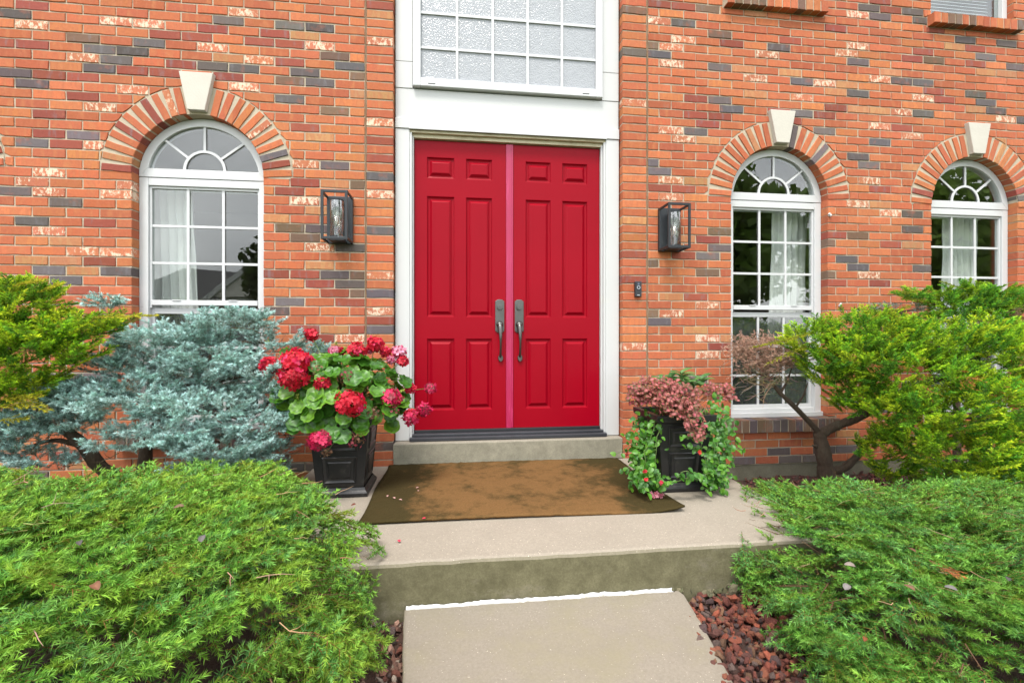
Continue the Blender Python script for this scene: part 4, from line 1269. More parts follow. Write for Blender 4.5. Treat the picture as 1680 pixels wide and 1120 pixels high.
# ------------------------------------------------------------------ conifers pruned into pads
def pads_to_shoots(pads, density, fr, dirbias, rng_seed, trunk, sized=(0.7, 1.1), vs=1.0):
    """pads: (px, py, y, half width px, half height px, half depth m) read off the photograph at distance y"""
    out = []
    for (px, py, y, wpx, hpx, hd) in pads:
        c = survey(px, py, y); rx = metres(wpx, y, px); rz = metres(hpx, y, px)*vs
        n = int(density*(rx*rz + rx*hd + rz*hd)*2)
        for _ in range(n):
            u = random.uniform(-1, 1); a = random.uniform(0, 2*math.pi); s = math.sqrt(1-u*u)
            e = Vector((s*math.cos(a), s*math.sin(a), u))
            if e.z < -0.35 and random.random() < 0.7: continue
            if e.y > 0.5 and random.random() < 0.5: continue
            k = random.uniform(*sized)
            p = c + Vector((e.x*rx*k, e.y*hd*k, e.z*rz*k))
            away = Vector((p.x-trunk[0], p.y-trunk[1], 0))
            if away.length > 0: away.normalize()
            d = Vector((e.x, e.y, e.z*0.5))*dirbias[0] + away*dirbias[1] + Vector((0,0,dirbias[2])) + Vector((random.gauss(0,.3), random.gauss(0,.3), random.gauss(0,.22)))
            d.normalize()
            nv = Vector((e.x*0.4, e.y*0.4, 1)).normalized()
            out += fr(p, d, nv, vnoise(p, 9, rng_seed))
    return out
def crown(name, sh, K, nl, nw, th0, th1, mat, parent, flat=1.0, twig=0.0014, twig_col=(0.14,0.08,0.04), tone=0.16, lift=0.0, jitter=0.2):
    B = np.array([s[0] for s in sh]); D = np.array([s[1] for s in sh]); L = np.array([s[2] for s in sh])
    ci = np.array([s[3] for s in sh]); ct = np.array([s[4] for s in sh]); nr = np.array([s[5] for s in sh])
    v, f, c = needle_cloud(B, D, L, K, nl, nw, th0, th1, ci, ct, flat=flat, nrm=nr, twig=twig, twig_col=twig_col, tone=tone, lift=lift, jitter=jitter)
    return fast_mesh(name, v, f, c, mat, parent, kind='stuff')

# blue spruce under the left window
TB = survey(235, 800, -0.50)
blue = thing('blue_spruce', (TB.x, TB.y, GZ), 'silvery blue dwarf spruce pruned into flat tiers under the left window', 'spruce tree')
def blue_fr(p, d, nv, cl):
    if cl < -0.60 and random.random() < 0.8: return []
    L = random.uniform(0.09, 0.15)
    fr = frond(p - d*L*0.7, d, nv, L, 0.052, 0.066, R(52), 0.4, 2)
    q = random.uniform(0.82, 1.16)*(1+0.14*cl)
    g = random.choice([(0.265,0.410,0.385), (0.31,0.46,0.445), (0.215,0.355,0.32), (0.355,0.50,0.495)])
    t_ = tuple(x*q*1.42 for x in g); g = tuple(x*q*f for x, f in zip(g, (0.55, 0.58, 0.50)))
    return [(b, e, l, g, t_, tuple(nv)) for b, e, l, lv in fr]
pads = [(385,530,-0.42,72,26,0.22), (330,555,-0.40,55,22,0.18), (455,562,-0.42,55,22,0.16), (520,578,-0.36,26,14,0.10),
        (262,560,-0.46,78,34,0.22), (172,497,-0.22,30,12,0.10), (205,600,-0.5,60,24,0.18),
        (345,590,-0.55,80,26,0.22), (430,605,-0.52,62,24,0.2), (350,628,-0.50,62,18,0.12), (420,640,-0.50,40,16,0.12), (300,610,-0.6,70,24,0.2),
        (150,650,-0.62,70,28,0.22), (215,655,-0.72,85,34,0.24), (325,668,-0.72,85,36,0.24), (420,690,-0.66,70,28,0.2), (455,640,-0.55,42,34,0.16), (470,685,-0.55,38,20,0.14),
        (255,715,-0.80,95,28,0.24), (360,728,-0.78,85,24,0.22), (440,738,-0.66,48,18,0.16), (330,768,-0.74,58,12,0.16), (395,752,-0.7,45,14,0.14),
        (60,690,-0.66,75,30,0.22), (20,735,-0.66,50,18,0.18), (75,752,-0.70,48,12,0.15), (100,690,-0.70,60,24,0.18), (30,700,-0.72,50,22,0.18), (110,640,-0.66,55,20,0.18), (455,765,-0.6,24,9,0.1)]
sh = pads_to_shoots(pads, 500, blue_fr, (0.95, 0.15, 0.42), 2.2, (TB.x, TB.y), (0.7, 1.05), 0.82)
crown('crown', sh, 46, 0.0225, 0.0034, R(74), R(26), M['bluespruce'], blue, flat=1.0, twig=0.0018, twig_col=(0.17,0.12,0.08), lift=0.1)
m = MB()
S = lambda px, py, y: tuple(survey(px, py, y))
limb(m, [(TB.x-0.02, TB.y, GZ-0.05), S(228,790,-0.5), S(190,785,-0.52), S(160,762,-0.55), S(140,732,-0.58), S(108,705,-0.6)], 0.052, 0.030, 10)
limb(m, [(TB.x+0.02, TB.y+0.03, GZ-0.05), S(236,780,-0.46), S(240,730,-0.5), S(262,690,-0.52), S(300,640,-0.45), S(350,580,-0.38)], 0.050, 0.014, 10)
for a, b, c in [((240,725,-.5),(300,715,-.6),(360,725,-.7)), ((262,690,-.52),(330,670,-.6),(400,690,-.6)), ((140,732,-.58),(90,720,-.6),(40,735,-.62)), ((300,640,-.45),(360,625,-.5),(430,610,-.5)),
                ((350,580,-.38),(400,560,-.4),(470,565,-.4)), ((262,690,-.52),(220,650,-.6),(170,640,-.6)), ((300,640,-.45),(270,600,-.45),(230,575,-.45)), ((400,690,-.6),(440,660,-.5),(465,640,-.5))]:
    limb(m, [S(*a), S(*b), S(*c)], 0.018, 0.006, 7)
m.build('trunk', M['bark'], blue, smooth=True)
m = MB()
def cpb():
    px, py, y, w, h, hd = random.choice(pads); return survey(px+random.uniform(-1,1)*w*0.8, py+random.uniform(0.2,1.2)*h, y+random.uniform(-.08,.15))
twigs(m, 230, cpb, lambda p: (random.gauss(0,1), random.gauss(0,.5), random.gauss(-.1,.4)), 0.08, 0.2, 0.0022, (0.13,0.085,0.05))
m.build('bare_twigs', M['dry'], blue, kind='stuff')

# golden junipers: fine feathered sprays
def gold_fr(palette, tipk=1.35, size=(0.10, 0.19)):
    def fr(p, d, nv, cl):
        if cl < -0.62 and random.random() < 0.8: return []
        L = random.uniform(*size)
        f_ = frond(p - d*L*0.65, d, nv, L, 0.024, 0.062, R(40), 0.4, 3)
        q = random.uniform(0.75, 1.2)*(1+0.22*cl)
        g = random.choice(palette); g = tuple(x*q for x in g); t_ = (g[0]*tipk*1.2, g[1]*tipk*1.05, g[2]*tipk*0.8); g = (g[0]*0.6, g[1]*0.75, g[2])
        return [(b, e, l, g, t_, tuple(nv)) for b, e, l, lv in f_]
    return fr
GOLD = [(0.245,0.460,0.022), (0.315,0.520,0.024), (0.180,0.410,0.028), (0.400,0.550,0.026), (0.110,0.310,0.028)]
GOLD_LEFT = [(0.230,0.410,0.018), (0.290,0.450,0.020), (0.170,0.360,0.024), (0.360,0.470,0.022), (0.110,0.270,0.024)]
TG = survey(1357, 800, -0.28)
gold = thing('golden_conifer', (TG.x, TG.y, GZ), 'golden green conifer on a crooked trunk, with a dead brown branch over the right window', 'conifer tree')
pads = [(1330,560,-0.52,48,34,0.2), (1350,600,-0.55,46,34,0.2), (1410,540,-0.6,75,28,0.26), (1470,560,-0.7,90,40,0.3), (1380,625,-0.62,48,24,0.2),
        (1420,585,-0.75,75,36,0.26), (1500,610,-0.85,95,44,0.3), (1580,560,-0.85,85,36,0.3), (1640,590,-0.95,75,46,0.3), (1420,650,-0.62,55,24,0.22),
        (1460,665,-0.8,65,28,0.24), (1540,670,-1.0,90,42,0.28), (1630,665,-1.1,80,44,0.28), (1500,720,-0.8,55,36,0.22), (1580,735,-1.05,75,38,0.25), (1660,735,-1.15,55,42,0.25),
        (1640,780,-1.15,48,28,0.2), (1620,805,-1.2,50,22,0.2), (1690,805,-1.2,50,34,0.2), (1560,775,-1.0,40,18,0.16), (1690,680,-1.0,50,80,0.25), (1700,580,-0.9,50,50,0.25), (1445,735,-0.6,48,30,0.16), (1475,770,-0.65,40,18,0.14), (1740,760,-1.1,60,60,0.25)]
sh = pads_to_shoots(pads, 420, gold_fr(GOLD), (0.8, 0.2, 0.55), 5.2, (TG.x, TG.y))
# long yellow leading shoots that stick out of the crown
for (a, b) in [((1340,545),(1228,572)), ((1345,556),(1258,602)), ((1500,500),(1440,520)), ((1470,590),(1405,578)), ((1600,640),(1545,612)), ((1640,700),(1560,690))]:
    A, Bv = survey(*a, -0.62), survey(*b, -0.68)
    d = (Bv-A); L = d.length; d.normalize()
    for b_, e_, l_, lv in frond(A, d, Vector((0,-0.3,1)), L, 0.035, 0.05, R(30), 0.1, 4):
        sh.append((b_, e_, l_, (0.26,0.29,0.02), (0.40,0.40,0.03), (0,0,1)))
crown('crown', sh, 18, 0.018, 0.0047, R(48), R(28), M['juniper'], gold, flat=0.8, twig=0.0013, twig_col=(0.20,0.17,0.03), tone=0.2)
m = MB()
limb(m, [(TG.x, TG.y, GZ-0.04), S(1356,775,-0.28), S(1352,750,-0.30), S(1346,722,-0.30), S(1345,706,-0.30)], 0.066, 0.044, 12)
limb(m, [S(1346,712,-0.30), S(1330,694,-0.32), S(1305,668,-0.36), S(1280,645,-0.38), S(1262,620,-0.38), S(1240,590,-0.38), S(1225,570,-0.40)], 0.024, 0.008, 9)
limb(m, [S(1345,712,-0.30), S(1372,698,-0.36), S(1410,685,-0.45), S(1450,660,-0.6), S(1510,630,-0.75), S(1590,610,-0.85)], 0.040, 0.012, 10)
limb(m, [S(1358,775,-0.28), S(1385,768,-0.32), S(1405,750,-0.36), S(1422,725,-0.42), S(1470,700,-0.6)], 0.036, 0.016, 10)
limb(m, [S(1410,685,-0.45), S(1440,610,-0.5), S(1450,560,-0.55)], 0.020, 0.008, 8)
limb(m, [S(1450,660,-0.6), S(1540,680,-0.95), S(1640,690,-1.05)], 0.020, 0.008, 8)
limb(m, [S(1345,735,-0.30), S(1333,730,-0.33)], 0.016, 0.006, 7)
for a, b, c in [((1280,645,-.38),(1292,625,-.4),(1300,600,-.4)), ((1305,668,-.36),(1318,650,-.4),(1325,628,-.42)), ((1262,620,-.38),(1240,612,-.4),(1215,608,-.42)), ((1525,560,-.86),(1590,600,-.98),(1625,650,-1.05))]:
    limb(m, [S(*a), S(*b), S(*c)], 0.010, 0.004, 6)
m.build('trunk', M['bark'], gold, smooth=True)
# the dead branch: grey brown needles on bare twigs
dead = []
for (px, py, w, h) in [(1245,565,42,15), (1225,575,32,18), (1285,585,32,22), (1255,598,42,18)]:
    for _ in range(260):
        p = survey(px+random.gauss(0,.5)*w, py+random.gauss(0,.5)*h, -0.42+random.gauss(0,.07))
        d = Vector((random.gauss(-0.3,.7), random.gauss(0,.6), random.gauss(0.25,.4))).normalized()
        g = random.choice([(0.34,0.19,0.135),(0.28,0.165,0.115),(0.42,0.28,0.21),(0.20,0.12,0.08)])
        dead.append((tuple(p), tuple(d), random.uniform(0.03, 0.075), g, tuple(x*1.2 for x in g), (0,0,1)))
crown('dead_foliage', dead, 30, 0.013, 0.0028, R(70), R(40), M['dry'], gold, twig=0.0016, twig_col=(0.14,0.10,0.07))
m = MB()
twigs(m, 130, lambda: survey(1255+random.gauss(0,24), 610+random.gauss(0,16), -0.40+random.gauss(0,.06)), lambda p: (random.gauss(-.4,.8), random.gauss(0,.5), random.gauss(.1,.5)), 0.06, 0.16, 0.0022, (0.26,0.19,0.12))
twigs(m, 34, lambda: survey(1262+random.gauss(0,20), 628+random.gauss(0,9), -0.40), lambda p: (-1, random.gauss(0,.4), random.gauss(-.1,.3)), 0.10, 0.22, 0.0022, (0.45,0.34,0.22))
m.build('dead_twigs', M['dry'], gold, kind='stuff')
# rusty dead sprays caught in the crown
rusty = []
for (px, py, y, n_) in [(1590,622,-1.12,26), (1640,645,-1.2,14), (1465,592,-1.0,10), (1430,600,-0.95,8), (1525,640,-1.12,8)]:
    for _ in range(n_):
        p = survey(px+random.gauss(0,9), py+random.gauss(0,5), y+random.gauss(0,.02))
        rusty.append((tuple(p), tuple(Vector((random.gauss(.5,.6), random.gauss(-.4,.4), random.gauss(-.3,.4))).normalized()), random.uniform(.03,.07), (0.40,0.13,0.03), (0.52,0.19,0.05), (0,0,1)))
crown('rusty_sprays', rusty, 18, 0.012, 0.0022, R(38), R(24), M['dry'], gold, twig=0.0015)

# golden conifer cut by the left edge of the picture
TL_ = survey(20, 800, -0.75)
gl = thing('golden_conifer', (TL_.x-0.35, -0.70, GZ), 'golden green conifer reaching in from the left, in front of the blue spruce', 'conifer tree')
pads = [(40,500,-0.75,55,36,0.24), (15,545,-0.80,55,36,0.24), (80,545,-0.80,60,30,0.22), (135,538,-0.80,48,18,0.16), (175,528,-0.78,34,9,0.1), (60,585,-0.80,65,24,0.2),
        (20,480,-0.7,40,22,0.2), (110,570,-0.8,50,20,0.16), (20,630,-0.82,45,18,0.18), (55,622,-0.8,36,14,0.15), (75,640,-0.8,22,8,0.1), (-60,560,-0.8,60,80,0.25), (-50,660,-0.85,50,40,0.2)]
sh = pads_to_shoots(pads, 480, gold_fr(GOLD_LEFT, 1.4), (0.75, 0.3, 0.50), 7.7, (gl.location.x, gl.location.y))
for (a, b) in [((-10,650),(88,668)), ((0,655),(70,648)), ((-10,690),(42,688)), ((-20,668),(50,664)), ((150,520),(252,518)), ((20,470),(70,458)), ((60,480),(98,465))]:
    A, Bv = survey(*a, -0.92), survey(*b, -0.92)
    d = (Bv-A); L = d.length; d.normalize()
    for b_, e_, l_, lv in frond(A, d, Vector((0,-0.4,1)), L, 0.030, 0.075, R(32), -0.1, 4):
        sh.append((b_, e_, l_, (0.30,0.30,0.02), (0.46,0.42,0.03), (0,0,1)))
crown('crown', sh, 18, 0.018, 0.0047, R(48), R(28), M['juniper'], gl, flat=0.8, twig=0.0013, twig_col=(0.20,0.17,0.03), tone=0.2)
m = MB()
gx, gy = gl.location.x, gl.location.y
limb(m, [(gx, gy, GZ-0.04), (gx+0.02, gy, 0.2), S(-20,600,-0.75), S(10,560,-0.75), S(18,500,-0.75)], 0.05, 0.012, 10)
limb(m, [S(-20,600,-0.75), S(45,553,-0.82), S(110,540,-0.86)], 0.018, 0.006, 8)
limb(m, [S(-20,640,-0.75), S(20,630,-0.80), S(60,630,-0.82)], 0.014, 0.005, 8)
m.build('trunk', M['bark'], gl, smooth=True)
dr = []
for _ in range(16):
    p = survey(45+random.gauss(0,6), 575+random.gauss(0,4), -0.98)
    dr.append((tuple(p), tuple(Vector((random.gauss(0,.7), -.3, random.gauss(-.3,.4))).normalized()), random.uniform(.03,.06), (0.34,0.15,0.05), (0.42,0.2,0.07), (0,0,1)))
crown('rusty_sprays', dr, 16, 0.012, 0.0022, R(38), R(24), M['dry'], gl, twig=0.0015)

# bright green arborvitae under the far right window
ta = survey(1600, 640, -0.30)
arb = thing('green_conifer', (ta.x, ta.y, GZ), 'bright green feathery shrub under the far right arched window', 'conifer shrub')
GREEN_A = [(0.130,0.340,0.026), (0.175,0.390,0.026), (0.100,0.290,0.034), (0.25,0.41,0.026)]
pads = [(1600,505,-0.34,60,24,0.18), (1545,492,-0.34,42,15,0.14), (1500,482,-0.34,26,7,0.1), (1650,500,-0.36,42,20,0.16), (1585,480,-0.3,42,14,0.14), (1640,480,-0.3,36,12,0.14), (1570,520,-0.42,45,14,0.14), (1650,535,-0.42,45,18,0.16), (1700,510,-0.36,50,30,0.2)]
sh = pads_to_shoots(pads, 420, gold_fr(GREEN_A, 1.3, (0.10, 0.18)), (0.8, 0.3, 0.4), 9.1, (ta.x, ta.y))
for (a, b) in [((1530,478),(1462,480)), ((1540,492),(1478,494)), ((1600,478),(1550,464)), ((1680,488),(1640,500)), ((1690,480),(1632,488))]:
    A, Bv = survey(*a, -0.36), survey(*b, -0.40)
    d = (Bv-A); L = d.length; d.normalize()
    for b_, e_, l_, lv in frond(A, d, Vector((0,-0.3,1)), L, 0.035, 0.055, R(32), 0.1, 4):
        sh.append((b_, e_, l_, (0.20,0.27,0.02), (0.30,0.36,0.03), (0,0,1)))
crown('crown', sh, 20, 0.019, 0.0048, R(46), R(26), M['juniper'], arb, flat=0.8, twig=0.0014, twig_col=(0.12,0.13,0.03), tone=0.2)
brn = []
for (px, py, w, h) in [(1580,534,34,6), (1620,528,20,6), (1665,514,16,9), (1540,528,22,5)]:
    for _ in range(60):
        p = survey(px+random.gauss(0,.5)*w, py+random.gauss(0,.5)*h, -0.50+random.gauss(0,.03)); g = random.choice([(0.22,0.125,0.08),(0.30,0.19,0.12),(0.16,0.09,0.055)])
        brn.append((tuple(p), tuple(Vector((random.gauss(0,.7), random.gauss(-.2,.5), random.gauss(.2,.3))).normalized()), random.uniform(.02,.05), g, tuple(x*1.2 for x in g), (0,0,1)))
crown('dead_foliage', brn, 22, 0.010, 0.0018, R(65), R(40), M['dry'], arb, twig=0.0015)
blg = []
for (px, py, w, h) in [(1462,502,22,5), (1510,506,22,6), (1440,508,10,3)]:
    for _ in range(26):
        p = survey(px+random.gauss(0,.5)*w, py+random.gauss(0,.5)*h, -0.28+random.gauss(0,.03)); g = (0.19,0.24,0.21)
        blg.append((tuple(p), tuple(Vector((random.gauss(-.4,.7), random.gauss(-.2,.5), random.gauss(.25,.25))).normalized()), random.uniform(.03,.06), g, tuple(x*1.25 for x in g), (0,0,1)))
m = MB(); limb(m, [(ta.x, ta.y, GZ-0.04), (ta.x+0.02, ta.y, 0.5), (ta.x-0.03, ta.y, 0.95), (ta.x, ta.y, 1.25)], 0.035, 0.01, 9)
limb(m, [(ta.x-0.03, ta.y, 0.9), S(1560,510,-.34), S(1510,490,-.34)], 0.014, 0.004, 7); limb(m, [(ta.x, ta.y, 0.9), S(1660,520,-.36), S(1700,500,-.34)], 0.014, 0.004, 7)
m.build('trunk', M['bark'], arb, smooth=True)
tb_ = survey(1570, 640, -0.20)
bs = thing('blue_spruce', (tb_.x, tb_.y, GZ), 'small grey blue spruce tip showing above the golden conifer', 'spruce tree')
crown('crown', blg, 44, 0.016, 0.0022, R(70), R(30), M['bluespruce'], bs, twig=0.0016)
m = MB(); limb(m, [(tb_.x, tb_.y, GZ-0.04), (tb_.x, tb_.y, 0.75), S(1500,540,-.25), S(1475,510,-.28)], 0.03, 0.01, 8); limb(m, [S(1475,512,-.28), S(1440,506,-.28)], 0.008, 0.003, 6); limb(m, [S(1475,512,-.28), S(1520,505,-.28)], 0.008, 0.003, 6)
m.build('trunk', M['bark'], bs, smooth=True)
# ================================================================== PLANTERS AND THEIR PLANTS
def planter(cx, cy, label):
    T = thing('planter', (cx, cy, 0.0), label, 'planter', 'tall black planters beside the door')
    h = 0.50; wb, wt = 0.145, 0.180
    def ring(hw, z): return [(cx-hw,cy-hw,z),(cx+hw,cy-hw,z),(cx+hw,cy+hw,z),(cx-hw,cy+hw,z)]
    def loft(mb, secs, cap=True):
        vs = [p for s in secs for p in s]; fs = []
        for r in range(len(secs)-1):
            for i in range(4):
                j = (i+1)%4; fs.append((r*4+i, r*4+j, (r+1)*4+j, (r+1)*4+i))
        if cap: fs.append((3,2,1,0))
        mb.add(vs, fs)
    m = MB(); loft(m, [ring(0.170,0.003), ring(0.170,0.024), ring(0.164,0.034), ring(0.158,0.040), ring(0.150,0.056)]); m.build('base', M['planter'], T, bevel=0.003)
    m = MB(); loft(m, [ring(wb,0.0565), ring(wt,h-0.055), ring(wt-0.014,h-0.056), ring(wb-0.012,0.08)]); m.build('body', M['planter'], T, bevel=0.004)
    m = MB(); loft(m, [ring(wt+0.004,h-0.0545), ring(wt+0.020,h-0.040), ring(wt+0.022,h), ring(wt-0.012,h), ring(wt-0.014,h-0.054)], False); m.build('rim', M['planter'], T, bevel=0.003)
    m = MB(); m.add(ring(wt-0.014, h-0.06), [(0,1,2,3)]); m.add(ring(wt-0.0145, h-0.09), [(3,2,1,0)]); m.build('potting_soil', M['soil'], T)
    for fx, fy in ((0,-1),(1,0),(0,1),(-1,0)):
        sx, sy = -fy, fx
        for (za, zb) in ((0.085, 0.255), (0.290, 0.425)):
            m = MB()
            prof = [(0.0, 0.004), (0.006, 0.009), (0.014, 0.004), (0.020, 0.0015), (0.032, 0.0015), (0.040, 0.006)]
            vs = []; fs = []
            for ins, d in prof:
                for (u, z) in ((-1, za+ins), (1, za+ins), (1, zb-ins), (-1, zb-ins)):
                    hw = wb + (wt-wb)*(z-0.0565)/(h-0.1115)
                    uu = u*(hw*0.66-ins)
                    vs.append((cx+fx*(hw+d)+sx*uu, cy+fy*(hw+d)+sy*uu, z))
            for r in range(len(prof)-1):
                for i in range(4):
                    j = (i+1)%4; fs.append((r*4+i, r*4+j, (r+1)*4+j, (r+1)*4+i))
            e = (len(prof)-1)*4; fs.append((e,e+1,e+2,e+3))
            # skirt back into the body
            b0 = len(vs)
            for (u, z) in ((-1, za), (1, za), (1, zb), (-1, zb)):
                hw = wb + (wt-wb)*(z-0.0565)/(h-0.1115); uu = u*hw*0.66
                vs.append((cx+fx*(hw-0.002)+sx*uu, cy+fy*(hw-0.002)+sy*uu, z))
            for i in range(4):
                j = (i+1)%4; fs.append((b0+i, b0+j, j, i))
            m.add(vs, fs); m.build('panel', M['planter'], T)
    return T
planter(-0.730, -0.520, 'tall black square planter of red geraniums, left of the doormat')
planter(1.465, -0.675, 'tall black square planter draped with vines, right of the doormat')

# shared leaf meshes --------------------------------------------------------------
def leaf_mesh(name, outline, rings, fold, cols, mat):
    """outline: list of (x,y) rim points, leaf base at the origin, blade along +y, face up +z"""
    n = len(outline); cxy = (0.0, sum(p[1] for p in outline)/n)
    vs = [(cxy[0], cxy[1], 0.0)]; cs = [cols[0]]; fs = []
    for r, (k, c) in enumerate(rings):
        for i, (x, y) in enumerate(outline):
            px, py = cxy[0]+(x-cxy[0])*k, cxy[1]+(y-cxy[1])*k
            vs.append((px, py, fold(px, py, k, i))); cs.append(c)
    for i in range(n): fs.append((0, 1+i, 1+(i+1)%n))
    for r in range(len(rings)-1):
        a = 1+r*n; b = a+n
        for i in range(n): fs.append((a+i, b+i, b+(i+1)%n, a+(i+1)%n))
    me = bpy.data.meshes.new(name); me.from_pydata(vs, [], fs)
    at = me.attributes.new('Col', 'FLOAT_COLOR', 'POINT')
    at.data.foreach_set('color', np.array([(*c, 1) for c in cs], dtype=np.float32).ravel())
    me.polygons.foreach_set('use_smooth', [True]*len(me.polygons))
    me.materials.append(mat); me.update()
    return me
def place(me, name, parent, p, normal, heading, size):
    o = bpy.data.objects.new(name, me); sc.collection.objects.link(o); o.parent = parent
    z = Vector(normal).normalized(); y = Vector(heading); y = (y - z*y.dot(z))
    if y.length < 1e-4: y = Vector((1,0,0)) - z*z.x
    y.normalize(); x = y.cross(z)
    mt = Matrix((x, y, z)).transposed().to_4x4()
    o.matrix_local = Matrix.Translation(Vector(p)-offset(parent)) @ mt @ Matrix.Scale(size, 4)
    return o
def geranium_leaf(k):
    rnd = random.Random(k); n = 36; out = []
    for i in range(n):
        a = 2*math.pi*i/n - math.pi/2
        gap = 0.72 if abs(i) < 1.5 or i > n-1.5 else 1.0
        r = (1.0 + 0.07*abs(math.sin(a*4.5+0.3)) - 0.05*(1+math.cos(a*9+k))*0.7 + 0.02*rnd.random())*gap
        out.append((r*math.cos(a), 0.75+r*math.sin(a)*0.93))
    g = [(0.058,0.185,0.012),(0.085,0.230,0.015),(0.042,0.140,0.011),(0.115,0.26,0.018)][k%4]
    dk = tuple(x*0.62 for x in g); lt = tuple(min(1,x*1.02) for x in g)
    return leaf_mesh('geranium_leaf', out, [(0.35, g), (0.62, dk), (0.82, g), (1.0, lt)],
                     lambda x, y, q, i: 0.20*q*q + 0.10*q*math.sin(i*2*math.pi/36*4.5+k)*q - 0.03, [lt], M['leaf'])
GL = [geranium_leaf(k) for k in range(8)]
PG = Vector((-0.73, -0.52, 0.50))
ger = thing('geranium', tuple(PG), 'bushy geranium with red and a few pink blooms in the left planter', 'flowering plant')
stems = MB()
nleaf = 0; tries = 0
while nleaf < 265 and tries < 4000:
    tries += 1
    u = random.uniform(-1, 1); a = random.uniform(0, 2*math.pi); s = math.sqrt(1-u*u); e = Vector((s*math.cos(a), s*math.sin(a), u))
    if e.z < -0.55 or e.y > 0.75: continue
    k = random.uniform(0.62, 1.0)
    c = survey(563, 645, -0.50); rx, rz, ry = metres(98, -0.5, 563), metres(72, -0.5, 563), 0.33
    p = c + Vector((e.x*rx*k, e.y*ry*k, e.z*rz*k))
    if p.z < 0.30: continue
    nv = Vector((e.x*0.55+random.gauss(0,.25), e.y*0.75-0.35+random.gauss(0,.2), 0.55+e.z*0.4)).normalized()
    place(random.choice(GL), 'leaf', ger, p, nv, (e.x+random.gauss(0,.3), e.y+random.gauss(0,.3), -0.45), random.uniform(0.036, 0.058))
    if random.random() < 0.6: stems.tube([tuple(PG+Vector((e.x*0.05, e.y*0.05, -0.04))), tuple((PG+p)/2+Vector((0,0,0.03))), tuple(p)], [0.004, 0.003, 0.002], 5, (0.13,0.22,0.05,1))
    nleaf += 1
# a few leaves that spill over the left side and the rim
for (px, py, y) in [(447,590,-.5), (475,572,-.5), (480,640,-.62), (470,655,-.6), (500,668,-.7), (490,690,-.7), (520,690,-.74), (545,700,-.78), (565,705,-.78), (590,700,-.75), (600,690,-.7), (640,690,-.55), (650,660,-.5), (655,640,-.45), (530,560,-.3), (525,708,-.72), (470,676,-.6)]:
    p = survey(px, py, y); place(random.choice(GL), 'leaf', ger, p, (random.gauss(0,.3), -0.8, 0.6), (random.gauss(0,.4), -.3, -0.9), random.uniform(0.042, 0.060))
def floret(mb, c, n, r, col):
    n = Vector(n).normalized(); a = n.cross(Vector((0.2,0.4,0.9))).normalized(); b = n.cross(a)
    rot = random.uniform(0, 6.28)
    for k in range(5):
        t = rot + k*2*math.pi/5 + random.uniform(-.1,.1); d = a*math.cos(t) + b*math.sin(t); s = n.cross(d)
        q = random.uniform(0.82, 1.18); cc = (col[0]*q, col[1]*q, col[2]*q, 1)
        lift = random.uniform(0.0, 0.5)
        tip = d*r + n*r*lift
        mb.add([tuple(c), tuple(c+d*r*0.55-s*r*0.36+n*r*0.20), tuple(c+tip*0.95-s*r*0.30), tuple(c+tip+d*r*0.08), tuple(c+tip*0.95+s*r*0.30), tuple(c+d*r*0.55+s*r*0.36+n*r*0.20)],
               [(0,1,2,3,4,5)], cc)
REDP = (0.50, 0.004, 0.024); ROSE = (0.55, 0.014, 0.085); PINK = (0.68, 0.27, 0.38); DRIED = (0.26, 0.035, 0.05); BROWN = (0.20, 0.10, 0.05)
heads = [(442,600,17,REDP,-.62),(486,592,27,REDP,-.72),(481,617,26,REDP,-.76),(503,594,16,REDP,-.66),(528,627,15,REDP,-.76),(511,549,12,REDP,-.45),(575,661,26,REDP,-.82),
         (641,652,20,ROSE,-.68),(675,683,16,REDP,-.62),(695,672,14,ROSE,-.56),(706,636,10,ROSE,-.48),(672,637,10,REDP,-.48),(524,721,20,ROSE,-.84),(586,575,17,REDP,-.52),
         (616,564,15,REDP,-.5),(655,577,13,PINK,-.48),(641,590,7,PINK,-.5),(549,575,10,PINK,-.48),(560,575,7,REDP,-.48),(661,592,11,REDP,-.5),(633,577,10,REDP,-.48),(606,574,7,PINK,-.46),
         (520,607,15,DRIED,-.72),(567,616,15,DRIED,-.76),(613,677,13,BROWN,-.76),(584,721,18,DRIED,-.80),(535,742,11,BROWN,-.84),(648,674,10,DRIED,-.68)]
